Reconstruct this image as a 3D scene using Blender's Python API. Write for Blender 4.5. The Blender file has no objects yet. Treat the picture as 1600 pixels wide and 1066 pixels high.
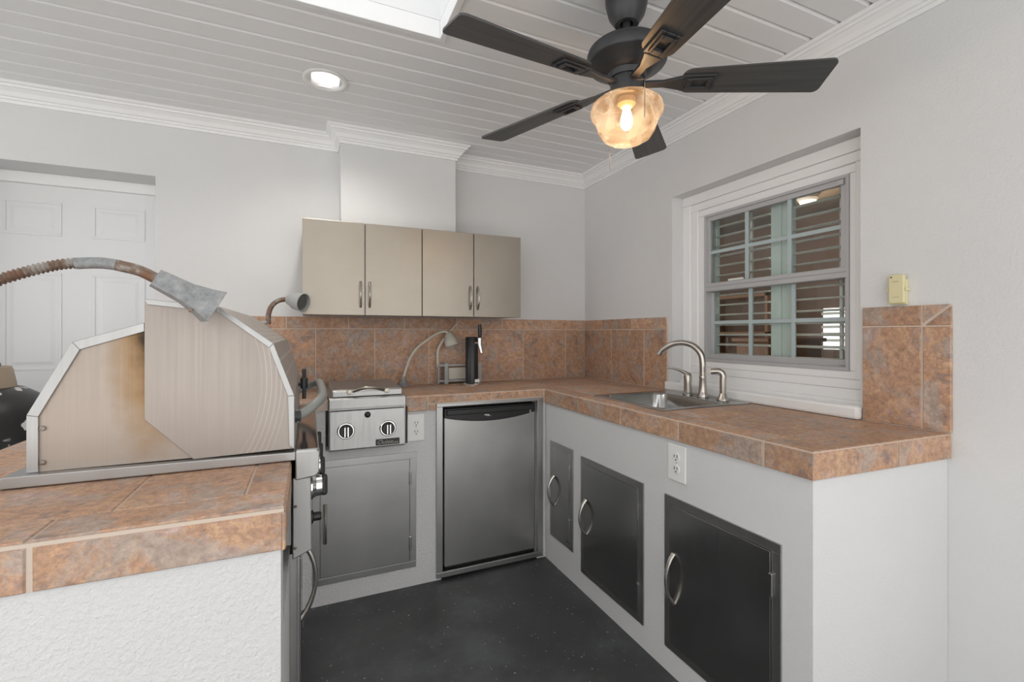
import bpy, bmesh, math, random
from mathutils import Vector, Matrix
random.seed(7)
PI = math.pi
S = bpy.context.scene
COL = S.collection

# ------------------------------------------------------------------ camera
cam_d = bpy.data.cameras.new('camera'); cam = bpy.data.objects.new('camera', cam_d); COL.objects.link(cam)
cam_d.sensor_width = 36.0; cam_d.lens = 36.0*720.77/1600; cam_d.shift_y = -12/1600
cam_d.clip_start = 0.02
cam.location = (-1.7636, -2.7263, 1.2153)
cam.rotation_euler = (PI/2, 0, -math.radians(23.91))
S.camera = cam
# ------------------------------------------------------------------ world / exposure
W = bpy.data.worlds.new('sky'); S.world = W; W.use_nodes = True
bgn = W.node_tree.nodes['Background']
bgn.inputs[0].default_value = (1.0, 0.995, 0.985, 1); bgn.inputs[1].default_value = 1.0
sun_d = bpy.data.lights.new('sun_offscreen', 'SUN'); sun_d.energy = 2.4; sun_d.angle = math.radians(.6); sun_d.color = (1, .97, .93)
sun = bpy.data.objects.new('sun_offscreen', sun_d); COL.objects.link(sun); sun.location = (-6, -8, 12)
sun.rotation_euler = Vector((-.25, -.28, 1)).to_track_quat('Z', 'Y').to_euler()
S.view_settings.view_transform = 'Standard'; S.view_settings.look = 'None'
S.view_settings.exposure = 0.90; S.view_settings.gamma = 1.0; S.view_settings.use_curve_mapping = False

# ------------------------------------------------------------------ materials
MAT = {}
def nmat(name):
    m = bpy.data.materials.new(name); m.use_nodes = True
    nt = m.node_tree; b = nt.nodes['Principled BSDF']; MAT[name] = m
    return m, nt, b
def setp(b, **k):
    for a, v in k.items():
        a = a.replace('_', ' ')
        if a in b.inputs: b.inputs[a].default_value = v
def c4(c): return (c[0], c[1], c[2], 1)
def plain(name, col, rough=.5, metal=0, **k):
    m, nt, b = nmat(name); setp(b, Base_Color=c4(col), Roughness=rough, Metallic=metal, **k); return m
def N(nt, t, **k):
    n = nt.nodes.new(t)
    for a, v in k.items():
        if hasattr(n, a): setattr(n, a, v)
        else: n.inputs[a.replace('_', ' ')].default_value = v
    return n
def L(nt, a, b): nt.links.new(a, b)
def ramp(nt, stops):
    r = nt.nodes.new('ShaderNodeValToRGB'); e = r.color_ramp.elements
    while len(e) < len(stops): e.new(.5)
    for i, (p, c) in enumerate(stops): e[i].position = p; e[i].color = c4(c) if not isinstance(c, (int, float)) else (c, c, c, 1)
    return r
def bump(nt, b, height, strength, dist):
    bn = nt.nodes.new('ShaderNodeBump'); bn.inputs['Strength'].default_value = strength; bn.inputs['Distance'].default_value = dist
    L(nt, height, bn.inputs['Height']); L(nt, bn.outputs[0], b.inputs['Normal'])

def stucco(name, col, sc, st, dist, rough=.75):
    m, nt, b = nmat(name); setp(b, Roughness=rough)
    tc = N(nt, 'ShaderNodeTexCoord')
    n1 = N(nt, 'ShaderNodeTexNoise', Scale=sc, Detail=4, Roughness=.6); L(nt, tc.outputs['Object'], n1.inputs['Vector'])
    n2 = N(nt, 'ShaderNodeTexNoise', Scale=2.2, Detail=3); L(nt, tc.outputs['Object'], n2.inputs['Vector'])
    r = ramp(nt, [(.3, tuple(c*.96 for c in col)), (.7, col)]); L(nt, n2.outputs[0], r.inputs[0]); L(nt, r.outputs[0], b.inputs['Base Color'])
    r2 = ramp(nt, [(.35, 0.), (.65, 1.)]); L(nt, n1.outputs[0], r2.inputs[0])
    bump(nt, b, r2.outputs[0], st, dist)
    return m
stucco('wall_paint', (.72, .72, .72), 110, .22, .002)
stucco('stucco_fine', (.68, .68, .68), 160, .3, .002)
stucco('stucco', (.68, .68, .68), 105, .5, .0032)
plain('white_trim', (.86, .86, .86), .35)
plain('white_plank', (.82, .825, .83), .42)
plain('white_door', (.78, .785, .79), .4)
plain('patio', (.55, .55, .545), .8)
plain('grout', (.60, .50, .42), .85)

def slate(name, stops):
    m, nt, b = nmat(name)
    g = N(nt, 'ShaderNodeNewGeometry'); oi = N(nt, 'ShaderNodeObjectInfo')
    mul = N(nt, 'ShaderNodeVectorMath', operation='MULTIPLY_ADD'); mul.inputs[1].default_value = (31, 17, 23)
    cmb = N(nt, 'ShaderNodeCombineXYZ')
    for i in range(3): L(nt, oi.outputs['Random'], cmb.inputs[i])
    L(nt, cmb.outputs[0], mul.inputs[0]); L(nt, g.outputs['Position'], mul.inputs[2])
    n1 = N(nt, 'ShaderNodeTexNoise', Scale=8.5, Detail=10, Roughness=.74, Distortion=.5); L(nt, mul.outputs[0], n1.inputs['Vector'])
    n2 = N(nt, 'ShaderNodeTexNoise', Scale=55, Detail=5, Roughness=.75, Distortion=.3); L(nt, mul.outputs[0], n2.inputs['Vector'])
    n3 = N(nt, 'ShaderNodeTexNoise', Scale=9.0, Detail=7, Roughness=.68, Distortion=.6); L(nt, mul.outputs[0], n3.inputs['Vector'])
    r = ramp(nt, stops); L(nt, n1.outputs[0], r.inputs[0])
    gr = ramp(nt, [(.50, 0.), (.60, 1.)]); L(nt, n3.outputs[0], gr.inputs[0])
    mg = N(nt, 'ShaderNodeMix', data_type='RGBA', blend_type='MIX')
    mm = N(nt, 'ShaderNodeMath', operation='MULTIPLY'); mm.inputs[1].default_value = .75
    L(nt, gr.outputs[0], mm.inputs[0]); L(nt, mm.outputs[0], mg.inputs['Factor'])
    L(nt, r.outputs[0], mg.inputs[6]); mg.inputs[7].default_value = (.40, .335, .295, 1)
    mx = N(nt, 'ShaderNodeMix', data_type='RGBA', blend_type='OVERLAY'); mx.inputs['Factor'].default_value = .8
    L(nt, mg.outputs[2], mx.inputs[6]); L(nt, n2.outputs[0], mx.inputs[7])
    hv = N(nt, 'ShaderNodeHueSaturation')
    vr = N(nt, 'ShaderNodeMapRange'); vr.inputs[3].default_value = .88; vr.inputs[4].default_value = 1.12
    L(nt, oi.outputs['Random'], vr.inputs[0]); L(nt, vr.outputs[0], hv.inputs['Value']); L(nt, mx.outputs[2], hv.inputs['Color'])
    L(nt, hv.outputs[0], b.inputs['Base Color'])
    setp(b, Roughness=.48)
    ad = N(nt, 'ShaderNodeMath', operation='ADD'); L(nt, n1.outputs[0], ad.inputs[0]); L(nt, n2.outputs[0], ad.inputs[1])
    bump(nt, b, ad.outputs[0], .5, .006)
slate('slate', [(.33, (.24, .19, .165)), (.41, (.38, .235, .17)), (.46, (.53, .31, .18)), (.50, (.40, .24, .175)), (.55, (.56, .345, .20)), (.60, (.45, .295, .25)), (.68, (.56, .43, .37))])

def steel(name, col, rough, axis=2, var=.10, metal=1.0):
    m, nt, b = nmat(name); setp(b, Metallic=metal)
    tc = N(nt, 'ShaderNodeTexCoord'); mp = N(nt, 'ShaderNodeMapping')
    s = [260, 260, 260]; s[axis] = 3; mp.inputs['Scale'].default_value = s
    L(nt, tc.outputs['Object'], mp.inputs[0])
    n1 = N(nt, 'ShaderNodeTexNoise', Scale=1, Detail=3); L(nt, mp.outputs[0], n1.inputs['Vector'])
    n2 = N(nt, 'ShaderNodeTexNoise', Scale=5, Detail=4); L(nt, tc.outputs['Object'], n2.inputs['Vector'])
    r = ramp(nt, [(.3, tuple(c*(1-var) for c in col)), (.7, tuple(min(1, c*(1+var*.5)) for c in col))]); L(nt, n2.outputs[0], r.inputs[0])
    L(nt, r.outputs[0], b.inputs['Base Color'])
    mr = N(nt, 'ShaderNodeMapRange'); mr.inputs[3].default_value = rough*.75; mr.inputs[4].default_value = rough*1.3
    L(nt, n1.outputs[0], mr.inputs[0]); L(nt, mr.outputs[0], b.inputs['Roughness'])
    bump(nt, b, n1.outputs[0], .06, .001)
    return m, nt, b, r
steel('steel', (.46, .46, .455), .42)
steel('steel_door', (.46, .46, .455), .34)
steel('steel_glossy', (.46, .46, .455), .22)
steel('steel_rim', (.46, .46, .455), .36)
steel('steel_sink', (.46, .46, .455), .22, 0)
steel('cabinet_metal', (.37, .335, .285), .36, 0, .05, .8)
HL = steel('hood_lid', (.42, .375, .34), .55, 2, .06, .55)
steel('mirror_steel', (.46, .46, .455), .10, 1, .08)
m, nt, b, r = steel('hood_body', (.43, .37, .32), .5, 2, .06, .55)
# polished swirl scratches on the lid side
m_, nt_, b_, r_ = HL
tc = N(nt_, 'ShaderNodeTexCoord'); ml = N(nt_, 'ShaderNodeVectorMath', operation='MULTIPLY'); ml.inputs[1].default_value = (1, 0, .7); L(nt_, tc.outputs['Object'], ml.inputs[0])
ds = N(nt_, 'ShaderNodeVectorMath', operation='DISTANCE'); ds.inputs[1].default_value = (-2.035, 0, .775); L(nt_, ml.outputs[0], ds.inputs[0])
wv = N(nt_, 'ShaderNodeMath', operation='MULTIPLY'); wv.inputs[1].default_value = 620; L(nt_, ds.outputs['Value'], wv.inputs[0])
sn = N(nt_, 'ShaderNodeMath', operation='SINE'); L(nt_, wv.outputs[0], sn.inputs[0])
rs = ramp(nt_, [(.80, 0.), (.97, .6)]); L(nt_, sn.outputs[0], rs.inputs[0])
rw = ramp(nt_, [(.165, 0.), (.185, 1.), (.222, 1.), (.235, 0.)]); L(nt_, ds.outputs['Value'], rw.inputs[0])
mk_ = N(nt_, 'ShaderNodeMath', operation='MULTIPLY'); L(nt_, rs.outputs[0], mk_.inputs[0]); L(nt_, rw.outputs[0], mk_.inputs[1])
mxs = N(nt_, 'ShaderNodeMix', data_type='RGBA'); L(nt_, mk_.outputs[0], mxs.inputs['Factor']); L(nt_, r_.outputs[0], mxs.inputs[6]); mxs.inputs[7].default_value = (.60, .56, .52, 1); L(nt_, mxs.outputs[2], b_.inputs['Base Color'])
# soot and heat tint around the lid seam on the body panel
tc = N(nt, 'ShaderNodeTexCoord'); sp = N(nt, 'ShaderNodeVectorMath', operation='DISTANCE'); sp.inputs[1].default_value = (-2.075, -1.5, 1.205)
sc_ = N(nt, 'ShaderNodeVectorMath', operation='MULTIPLY'); sc_.inputs[1].default_value = (3.0, 0, .85)
sc2 = N(nt, 'ShaderNodeVectorMath', operation='MULTIPLY'); sc2.inputs[1].default_value = (3.0, 0, .85); sc2.inputs[0].default_value = (-2.072, -1.5, 1.205)
nz = N(nt, 'ShaderNodeTexNoise', Scale=30, Detail=5); L(nt, tc.outputs['Object'], nz.inputs['Vector'])
L(nt, tc.outputs['Object'], sc_.inputs[0]); L(nt, sc_.outputs[0], sp.inputs[0]); L(nt, sc2.outputs[0], sp.inputs[1])
ad = N(nt, 'ShaderNodeMath', operation='MULTIPLY_ADD'); ad.inputs[1].default_value = .10; L(nt, nz.outputs[0], ad.inputs[0]); L(nt, sp.outputs['Value'], ad.inputs[2])
st = ramp(nt, [(.07, (.10, .075, .055)), (.105, (.42, .28, .15)), (.17, (.80, .62, .40)), (.30, (1, 1, 1))]); L(nt, ad.outputs[0], st.inputs[0])
mu = N(nt, 'ShaderNodeMix', data_type='RGBA', blend_type='MULTIPLY'); mu.inputs['Factor'].default_value = 1
L(nt, r.outputs[0], mu.inputs[6]); L(nt, st.outputs[0], mu.inputs[7]); L(nt, mu.outputs[2], b.inputs['Base Color'])

m, nt, b = nmat('rusty'); tc = N(nt, 'ShaderNodeTexCoord')
n1 = N(nt, 'ShaderNodeTexNoise', Scale=26, Detail=6, Roughness=.65); L(nt, tc.outputs['Object'], n1.inputs['Vector'])
r = ramp(nt, [(.40, (.34, .31, .28)), (.50, (.20, .14, .105)), (.62, (.20, .10, .055))]); L(nt, n1.outputs[0], r.inputs[0]); L(nt, r.outputs[0], b.inputs['Base Color']); setp(b, Roughness=.55, Metallic=.35)
m, nt, b = nmat('floor_paint'); tc = N(nt, 'ShaderNodeTexCoord')
n1 = N(nt, 'ShaderNodeTexNoise', Scale=2.3, Detail=7, Roughness=.62); L(nt, tc.outputs['Object'], n1.inputs['Vector'])
n2 = N(nt, 'ShaderNodeTexNoise', Scale=75, Detail=2); L(nt, tc.outputs['Object'], n2.inputs['Vector'])
r = ramp(nt, [(.36, (.034, .035, .037)), (.52, (.048, .050, .053)), (.66, (.085, .09, .096))]); L(nt, n1.outputs[0], r.inputs[0])
r2 = ramp(nt, [(.70, 0.), (.74, 1.)]); L(nt, n2.outputs[0], r2.inputs[0])
mx = N(nt, 'ShaderNodeMix', data_type='RGBA'); L(nt, r2.outputs[0], mx.inputs['Factor']); L(nt, r.outputs[0], mx.inputs[6]); mx.inputs[7].default_value = (.42, .42, .42, 1)
L(nt, mx.outputs[2], b.inputs['Base Color']); setp(b, Roughness=.42); bump(nt, b, n1.outputs[0], .15, .01)
m, nt, b = nmat('blade_wood'); tc = N(nt, 'ShaderNodeTexCoord'); mp = N(nt, 'ShaderNodeMapping'); mp.inputs['Scale'].default_value = (3, 60, 20)
L(nt, tc.outputs['Object'], mp.inputs[0]); n1 = N(nt, 'ShaderNodeTexNoise', Scale=1, Detail=4); L(nt, mp.outputs[0], n1.inputs['Vector'])
r = ramp(nt, [(.3, (.045, .045, .046)), (.7, (.082, .081, .080))]); L(nt, n1.outputs[0], r.inputs[0]); L(nt, r.outputs[0], b.inputs['Base Color']); setp(b, Roughness=.42)
plain('fan_black', (.045, .046, .05), .38, .3)
plain('black_plastic', (.015, .015, .016), .35)
plain('chrome', (.85, .85, .85), .08, 1)
plain('nickel', (.50, .47, .43), .25, 1)
plain('aged_nickel', (.40, .36, .31), .3, 1)
plain('grey_tube', (.27, .28, .265), .45)
m, nt, b = nmat('galvanised'); tc = N(nt, 'ShaderNodeTexCoord')
n1 = N(nt, 'ShaderNodeTexNoise', Scale=70, Detail=5, Roughness=.7); L(nt, tc.outputs['Object'], n1.inputs['Vector'])
r = ramp(nt, [(.3, (.20, .205, .21)), (.55, (.30, .31, .315)), (.75, (.42, .42, .42))]); L(nt, n1.outputs[0], r.inputs[0]); L(nt, r.outputs[0], b.inputs['Base Color']); setp(b, Roughness=.55, Metallic=.25)
plain('grey_plastic', (.38, .39, .38), .5)
plain('pale_plastic', (.55, .53, .46), .5)
plain('green_glass', (.25, .42, .38), .15)
plain('dark_glass', (.12, .13, .12), .15)
plain('tan_metal', (.42, .34, .25), .5)
plain('ivory_plastic', (.72, .66, .40), .4)
plain('outlet_white', (.82, .82, .80), .3)
plain('slot_dark', (.08, .06, .04), .6)
plain('alu_frame', (.50, .50, .51), .45, .2)
plain('muntin_paint', (.45, .53, .54), .4)
plain('shutter_paint', (.62, .70, .66), .45)
plain('louver_paint', (.86, .85, .79), .45)
plain('brown_wall', (.20, .13, .095), .8)
plain('brown_wood', (.26, .12, .05), .5)
plain('room_floor', (.10, .07, .05), .5)
plain('grey_room', (.26, .22, .19), .8)
plain('gold_letter', (.32, .31, .26), .4, .5)
m, nt, b = nmat('tank_paint'); tc = N(nt, 'ShaderNodeTexCoord')
n1 = N(nt, 'ShaderNodeTexNoise', Scale=13, Detail=2, Roughness=.4); L(nt, tc.outputs['Object'], n1.inputs['Vector'])
r = ramp(nt, [(.63, (.022, .022, .024)), (.64, (.70, .69, .68))]); L(nt, n1.outputs[0], r.inputs[0]); L(nt, r.outputs[0], b.inputs['Base Color']); setp(b, Roughness=.38)
def emit(name, col, s):
    m, nt, b = nmat(name); setp(b, Base_Color=c4(col), Emission_Color=c4(col), Emission_Strength=s); return m
emit('can_glow', (1, .97, .92), 2.2)
emit('bulb_glow', (1, .74, .42), 14)
emit('daylit_pane', (.95, .98, 1), .8)
emit('room_lamp_glow', (1, .72, .42), 5)
# window glass: mostly clear, slightly reflective
m, nt, b = nmat('pane_glass'); nt.nodes.remove(b); out = nt.nodes['Material Output']
tr = N(nt, 'ShaderNodeBsdfTransparent'); tr.inputs[0].default_value = (.95, .975, .97, 1)
gl = N(nt, 'ShaderNodeBsdfGlossy'); gl.inputs['Roughness'].default_value = .02
lw = N(nt, 'ShaderNodeLayerWeight'); lw.inputs[0].default_value = .35; fr = ramp(nt, [(.0, .03), (.35, .05), (.7, .18), (1., .8)]); L(nt, lw.outputs['Facing'], fr.inputs[0])
ms = N(nt, 'ShaderNodeMixShader'); L(nt, fr.outputs[0], ms.inputs[0]); L(nt, tr.outputs[0], ms.inputs[1]); L(nt, gl.outputs[0], ms.inputs[2]); L(nt, ms.outputs[0], out.inputs[0])
# amber marbled shade glass
m, nt, b = nmat('amber_glass'); nt.nodes.remove(b); out = nt.nodes['Material Output']
tc = N(nt, 'ShaderNodeTexCoord'); n1 = N(nt, 'ShaderNodeTexNoise', Scale=13, Detail=3, Distortion=.8); L(nt, tc.outputs['Object'], n1.inputs['Vector'])
r = ramp(nt, [(.35, (.95, .68, .46)), (.5, (1, .90, .82)), (.65, (.94, .80, .72))]); L(nt, n1.outputs[0], r.inputs[0])
tr = N(nt, 'ShaderNodeBsdfTransparent'); L(nt, r.outputs[0], tr.inputs[0])
tl = N(nt, 'ShaderNodeBsdfTranslucent'); L(nt, r.outputs[0], tl.inputs[0])
gl = N(nt, 'ShaderNodeBsdfGlossy'); gl.inputs['Roughness'].default_value = .08
m1 = N(nt, 'ShaderNodeMixShader'); rf = ramp(nt, [(.38, .14), (.62, .34)]); L(nt, n1.outputs[0], rf.inputs[0]); L(nt, rf.outputs[0], m1.inputs[0])
L(nt, tr.outputs[0], m1.inputs[1]); L(nt, tl.outputs[0], m1.inputs[2])
lw = N(nt, 'ShaderNodeLayerWeight'); lw.inputs[0].default_value = .35; fr = ramp(nt, [(.0, .03), (.5, .06), (.8, .2), (1., .6)]); L(nt, lw.outputs['Facing'], fr.inputs[0])
m2 = N(nt, 'ShaderNodeMixShader'); L(nt, fr.outputs[0], m2.inputs[0]); L(nt, m1.outputs[0], m2.inputs[1]); L(nt, gl.outputs[0], m2.inputs[2]); L(nt, m2.outputs[0], out.inputs[0])
# frosted skylight sheet
m, nt, b = nmat('skylight_sheet'); nt.nodes.remove(b); out = nt.nodes['Material Output']
tl = N(nt, 'ShaderNodeBsdfTranslucent'); tl.inputs[0].default_value = (.95, .97, 1, 1); L(nt, tl.outputs[0], out.inputs[0])

# ------------------------------------------------------------------ mesh helpers
def bm_new(): return bmesh.new()
def box(bm, x0, x1, y0, y1, z0, z1):
    x0, x1 = min(x0, x1), max(x0, x1); y0, y1 = min(y0, y1), max(y0, y1); z0, z1 = min(z0, z1), max(z0, z1)
    v = [bm.verts.new((x, y, z)) for z in (z0, z1) for (x, y) in ((x0, y0), (x1, y0), (x1, y1), (x0, y1))]
    for f in ((3, 2, 1, 0), (4, 5, 6, 7), (0, 1, 5, 4), (1, 2, 6, 5), (2, 3, 7, 6), (3, 0, 4, 7)): bm.faces.new([v[i] for i in f])
    return v
def prism(bm, pts, axis, a, b):
    """polygon pts (2D) extruded along axis 0/1/2 from a to b; pts are the other two coords in order"""
    def mk(p, t):
        if axis == 0: return (t, p[0], p[1])
        if axis == 1: return (p[0], t, p[1])
        return (p[0], p[1], t)
    A = [bm.verts.new(mk(p, a)) for p in pts]; B = [bm.verts.new(mk(p, b)) for p in pts]
    n = len(pts)
    bm.faces.new(A); bm.faces.new(B[::-1])
    for i in range(n): bm.faces.new((A[i], B[i], B[(i+1) % n], A[(i+1) % n]))
def tube(bm, pts, rad, seg=12, cap=True):
    pts = [Vector(p) for p in pts]; n = len(pts); rings = []
    rr = rad if isinstance(rad, (list, tuple)) else [rad]*n
    T = []
    for i in range(n):
        t = (pts[min(i+1, n-1)] - pts[max(i-1, 0)]).normalized(); T.append(t)
    up = Vector((0, 0, 1)) if abs(T[0].z) < .9 else Vector((0, 1, 0))
    u = T[0].cross(up).normalized()
    for i in range(n):
        u = (u - T[i]*u.dot(T[i])).normalized(); w = T[i].cross(u)
        rings.append([bm.verts.new(pts[i] + (u*math.cos(2*PI*k/seg) + w*math.sin(2*PI*k/seg))*rr[i]) for k in range(seg)])
    for i in range(n-1):
        for k in range(seg):
            bm.faces.new((rings[i][k], rings[i][(k+1) % seg], rings[i+1][(k+1) % seg], rings[i+1][k]))
    if cap: bm.faces.new(rings[0][::-1]); bm.faces.new(rings[-1])
def lathe(bm, prof, origin, axis=(0, 0, 1), seg=28, cap=True):
    """prof: list of (radius, height along axis)"""
    a = Vector(axis).normalized(); o = Vector(origin)
    h = Vector((1, 0, 0)) if abs(a.x) < .9 else Vector((0, 1, 0))
    u = a.cross(h).normalized(); w = a.cross(u); rings = []
    for r, z in prof:
        if r < 1e-5: rings.append([bm.verts.new(o + a*z)])
        else: rings.append([bm.verts.new(o + a*z + (u*math.cos(2*PI*k/seg) + w*math.sin(2*PI*k/seg))*r) for k in range(seg)])
    for i in range(len(rings)-1):
        A, B = rings[i], rings[i+1]
        for k in range(seg):
            k2 = (k+1) % seg
            if len(A) == 1 and len(B) == 1: continue
            if len(A) == 1: bm.faces.new((A[0], B[k2], B[k]))
            elif len(B) == 1: bm.faces.new((A[k], A[k2], B[0]))
            else: bm.faces.new((A[k], A[k2], B[k2], B[k]))
    if cap:
        if len(rings[0]) > 1: bm.faces.new(rings[0][::-1])
        if len(rings[-1]) > 1: bm.faces.new(rings[-1])
def smooth_pts(pts, n=6):
    """Catmull-Rom through pts"""
    P = [Vector(p) for p in pts]; P = [P[0]*2-P[1]] + P + [P[-1]*2-P[-2]]; out = []
    for i in range(1, len(P)-2):
        for k in range(n):
            t = k/n; a, b, c, d = P[i-1], P[i], P[i+1], P[i+2]
            out.append(.5*((2*b) + (c-a)*t + (2*a-5*b+4*c-d)*t*t + (3*b-a-3*c+d)*t**3))
    out.append(P[-2]); return out
def obj(name, bm, mat, parent=None, bevel=0, smooth=False, seg=2):
    bmesh.ops.recalc_face_normals(bm, faces=bm.faces)
    me = bpy.data.meshes.new(name); bm.to_mesh(me); bm.free()
    me.materials.append(MAT[mat])
    o = bpy.data.objects.new(name, me); COL.objects.link(o)
    if parent is not None:
        o.parent = parent; o.matrix_parent_inverse = parent_inv(parent)
    if bevel:
        md = o.modifiers.new('bevel', 'BEVEL'); md.width = bevel; md.segments = seg; md.limit_method = 'ANGLE'; md.angle_limit = math.radians(40)
    if smooth:
        for p in me.polygons: p.use_smooth = True
        me.set_sharp_from_angle(angle=math.radians(42))
    return o
def parent_inv(p):
    # all parents here carry only a location (set before children are added)
    m = p.matrix_basis.copy(); q = p.parent
    while q is not None: m = q.matrix_basis @ p.matrix_parent_inverse @ m; p, q = q, q.parent
    return m.inverted()
def tag(o, label, cat, group=None):
    o['label'] = label; o['category'] = cat
    if group: o['group'] = group
    return o
def thing(name, label, cat, loc, group=None):
    o = bpy.data.objects.new(name, None); COL.objects.link(o); o.empty_display_size = .05
    o.location = loc; return tag(o, label, cat, group)
def struct(o): o['kind'] = 'structure'; return o
def sempty(name, loc):
    o = bpy.data.objects.new(name, None); COL.objects.link(o); o.empty_display_size = .05; o.location = loc; return struct(o)
def bx(name, mat, parent, x0, x1, y0, y1, z0, z1, bevel=0):
    bm = bm_new(); box(bm, x0, x1, y0, y1, z0, z1); return obj(name, bm, mat, parent, bevel)
MINW = .002
def sub_rect(r, holes):
    """rect (u0,u1,v0,v1) minus hole rects -> list of rects"""
    out = [r]
    for h in holes:
        nxt = []
        for (a, b, c, d) in out:
            e, f, g, k = max(a, h[0]), min(b, h[1]), max(c, h[2]), min(d, h[3])
            if e >= f or g >= k: nxt.append((a, b, c, d)); continue
            if c < g: nxt.append((a, b, c, g))
            if k < d: nxt.append((a, b, k, d))
            if a < e: nxt.append((a, e, g, k))
            if f < b: nxt.append((f, b, g, k))
        out = [q for q in nxt if q[1]-q[0] > MINW and q[3]-q[2] > MINW]
    return out
TILE_ME = {}
def tile_mesh(su, sv, th, axis):
    key = (round(su, 3), round(sv, 3), th, axis)
    if key in TILE_ME: return TILE_ME[key]
    bm = bm_new(); e = .0022; a, b = su/2, sv/2
    def mk(u, v, t):
        return {'z': (u, v, t), 'y': (u, -t, v), 'x': (-t, u, v)}[axis]
    lo = [bm.verts.new(mk(u, v, -th)) for u, v in ((-a, -b), (a, -b), (a, b), (-a, b))]
    mi = [bm.verts.new(mk(u, v, -e)) for u, v in ((-a, -b), (a, -b), (a, b), (-a, b))]
    hi = [bm.verts.new(mk(u, v, 0)) for u, v in ((-a+e, -b+e), (a-e, -b+e), (a-e, b-e), (-a+e, b-e))]
    bm.faces.new(hi)
    for A, B in ((lo, mi), (mi, hi)):
        for i in range(4): bm.faces.new((A[i], A[(i+1) % 4], B[(i+1) % 4], B[i]))
    bmesh.ops.recalc_face_normals(bm, faces=bm.faces)
    me = bpy.data.meshes.new('tile'); bm.to_mesh(me); bm.free(); me.materials.append(MAT['slate']); TILE_ME[key] = me
    return me
def tile(parent, axis, u0, u1, v0, v1, w, gap=.005, th=.010, holes=()):
    """axis: outward direction (z up, y = facing -y, x = facing -x); face plane at w; u,v = (x,y)/(x,z)/(y,z)"""
    for (a, b, c, d) in sub_rect((u0, u1, v0, v1), holes):
        if b-a < .014 or d-c < .014: continue
        me = tile_mesh(b-a-gap, d-c-gap, th, axis)
        o = bpy.data.objects.new('tile', me); COL.objects.link(o); o.parent = parent
        u, v = (a+b)/2, (c+d)/2; j = random.uniform(-.0006, .0006)
        p = {'z': (u, v, w+j), 'y': (u, w+j, v), 'x': (w+j, u, v)}[axis]
        o.location = Vector(p) - parent.location
def cuts(lo, hi, marks):
    m = [lo] + [x for x in sorted(marks) if lo+.02 < x < hi-.02] + [hi]
    return list(zip(m[:-1], m[1:]))

# ------------------------------------------------------------------ room shell
ZC = 2.295; HC = .915
struct(bx('floor', 'floor_paint', None, -5.0, .2, -3.3, .4, -.1, 0))
bm = bmesh.new()
for q in ((-16, 6, -16, -3.3), (-16, -5.0, -3.3, 3)): box(bm, q[0], q[1], q[2], q[3], -.12, -.01)
struct(obj('ground', bm, 'patio'))  # unseen pale patio, added to bounce daylight into the room
# back wall with door niche
bm = bm_new()
DX0, DX1, DZ = -3.2, -2.433, 1.973
for r in sub_rect((-5, .2, 0, ZC+.06), [(DX0, DX1, 0, DZ)]): box(bm, r[0], r[1], 0, .2, r[2], r[3])
struct(obj('wall_back', bm, 'wall_paint'))
# right wall with window opening
WY0, WY1, WZ0, WZ1 = -1.748, -.838, .93, 1.934
bm = bm_new()
for r in sub_rect((-3.5, 0, 0, ZC+.06), [(WY0, WY1, WZ0, WZ1)]): box(bm, 0, .2, r[0], r[1], r[2], r[3])
struct(obj('wall_right', bm, 'wall_paint'))
# duct chase above the wall cabinets
CX0, CX1, CD = -1.602, -.976, .142
struct(bx('wall_chase', 'wall_paint', None, CX0, CX1, -CD, 0, 1.772, ZC, .002))
# ceiling: backing slab with skylight hole, planks below it
CANS = [(-1.694, -.605, 'round white recessed light glowing in the plank ceiling above the grill')]
CANHS = [(x-.056, x+.056, y_-.056, y_+.056) for x, y_, _ in CANS]
SKX0, SKX1, SKY0, SKY1 = -2.35, -1.322, -1.75, -1.085
bm = bm_new()
for r in sub_rect((-5, .2, -3.5, .2), [(SKX0-.0225, SKX1+.0225, SKY0-.0225, SKY1+.0225)] + CANHS): box(bm, r[0], r[1], r[2], r[3], ZC+.008, ZC+.06)
ceil = struct(obj('ceiling', bm, 'white_plank'))
PLK = {}
def plank(x0, x1, y0, y1):
    k = (round(x1-x0, 4), round(y1-y0, 4))
    if k not in PLK:
        bm = bm_new(); l, w = k[0]/2, k[1]/2; e = .007
        prism(bm, [(-w, .008), (-w, .007), (-w+e, 0), (w-e, 0), (w, .007), (w, .008)], 0, -l, l)
        bmesh.ops.recalc_face_normals(bm, faces=bm.faces)
        me = bpy.data.meshes.new('plank'); bm.to_mesh(me); bm.free(); me.materials.append(MAT['white_plank']); PLK[k] = me
    o = bpy.data.objects.new('plank', PLK[k]); COL.objects.link(o); o.parent = ceil
    o.location = ((x0+x1)/2, (y0+y1)/2, ZC + random.uniform(-.0008, .0004))
y = -.045; PW = .0985
while y > -3.4:
    y0, y1 = y-PW+.0015, y-.0015
    for c, d, a, b in sub_rect((y0, y1, -4.9, -.03), [(SKY0-.023, SKY1+.023, SKX0-.023, SKX1+.023)] + [h[2:]+h[:2] for h in CANHS]): plank(a, b, c, d)
    y -= PW
bx('edge_strip', 'white_plank', ceil, -4.9, -.0, -.045, -.0, ZC, ZC+.008)
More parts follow.
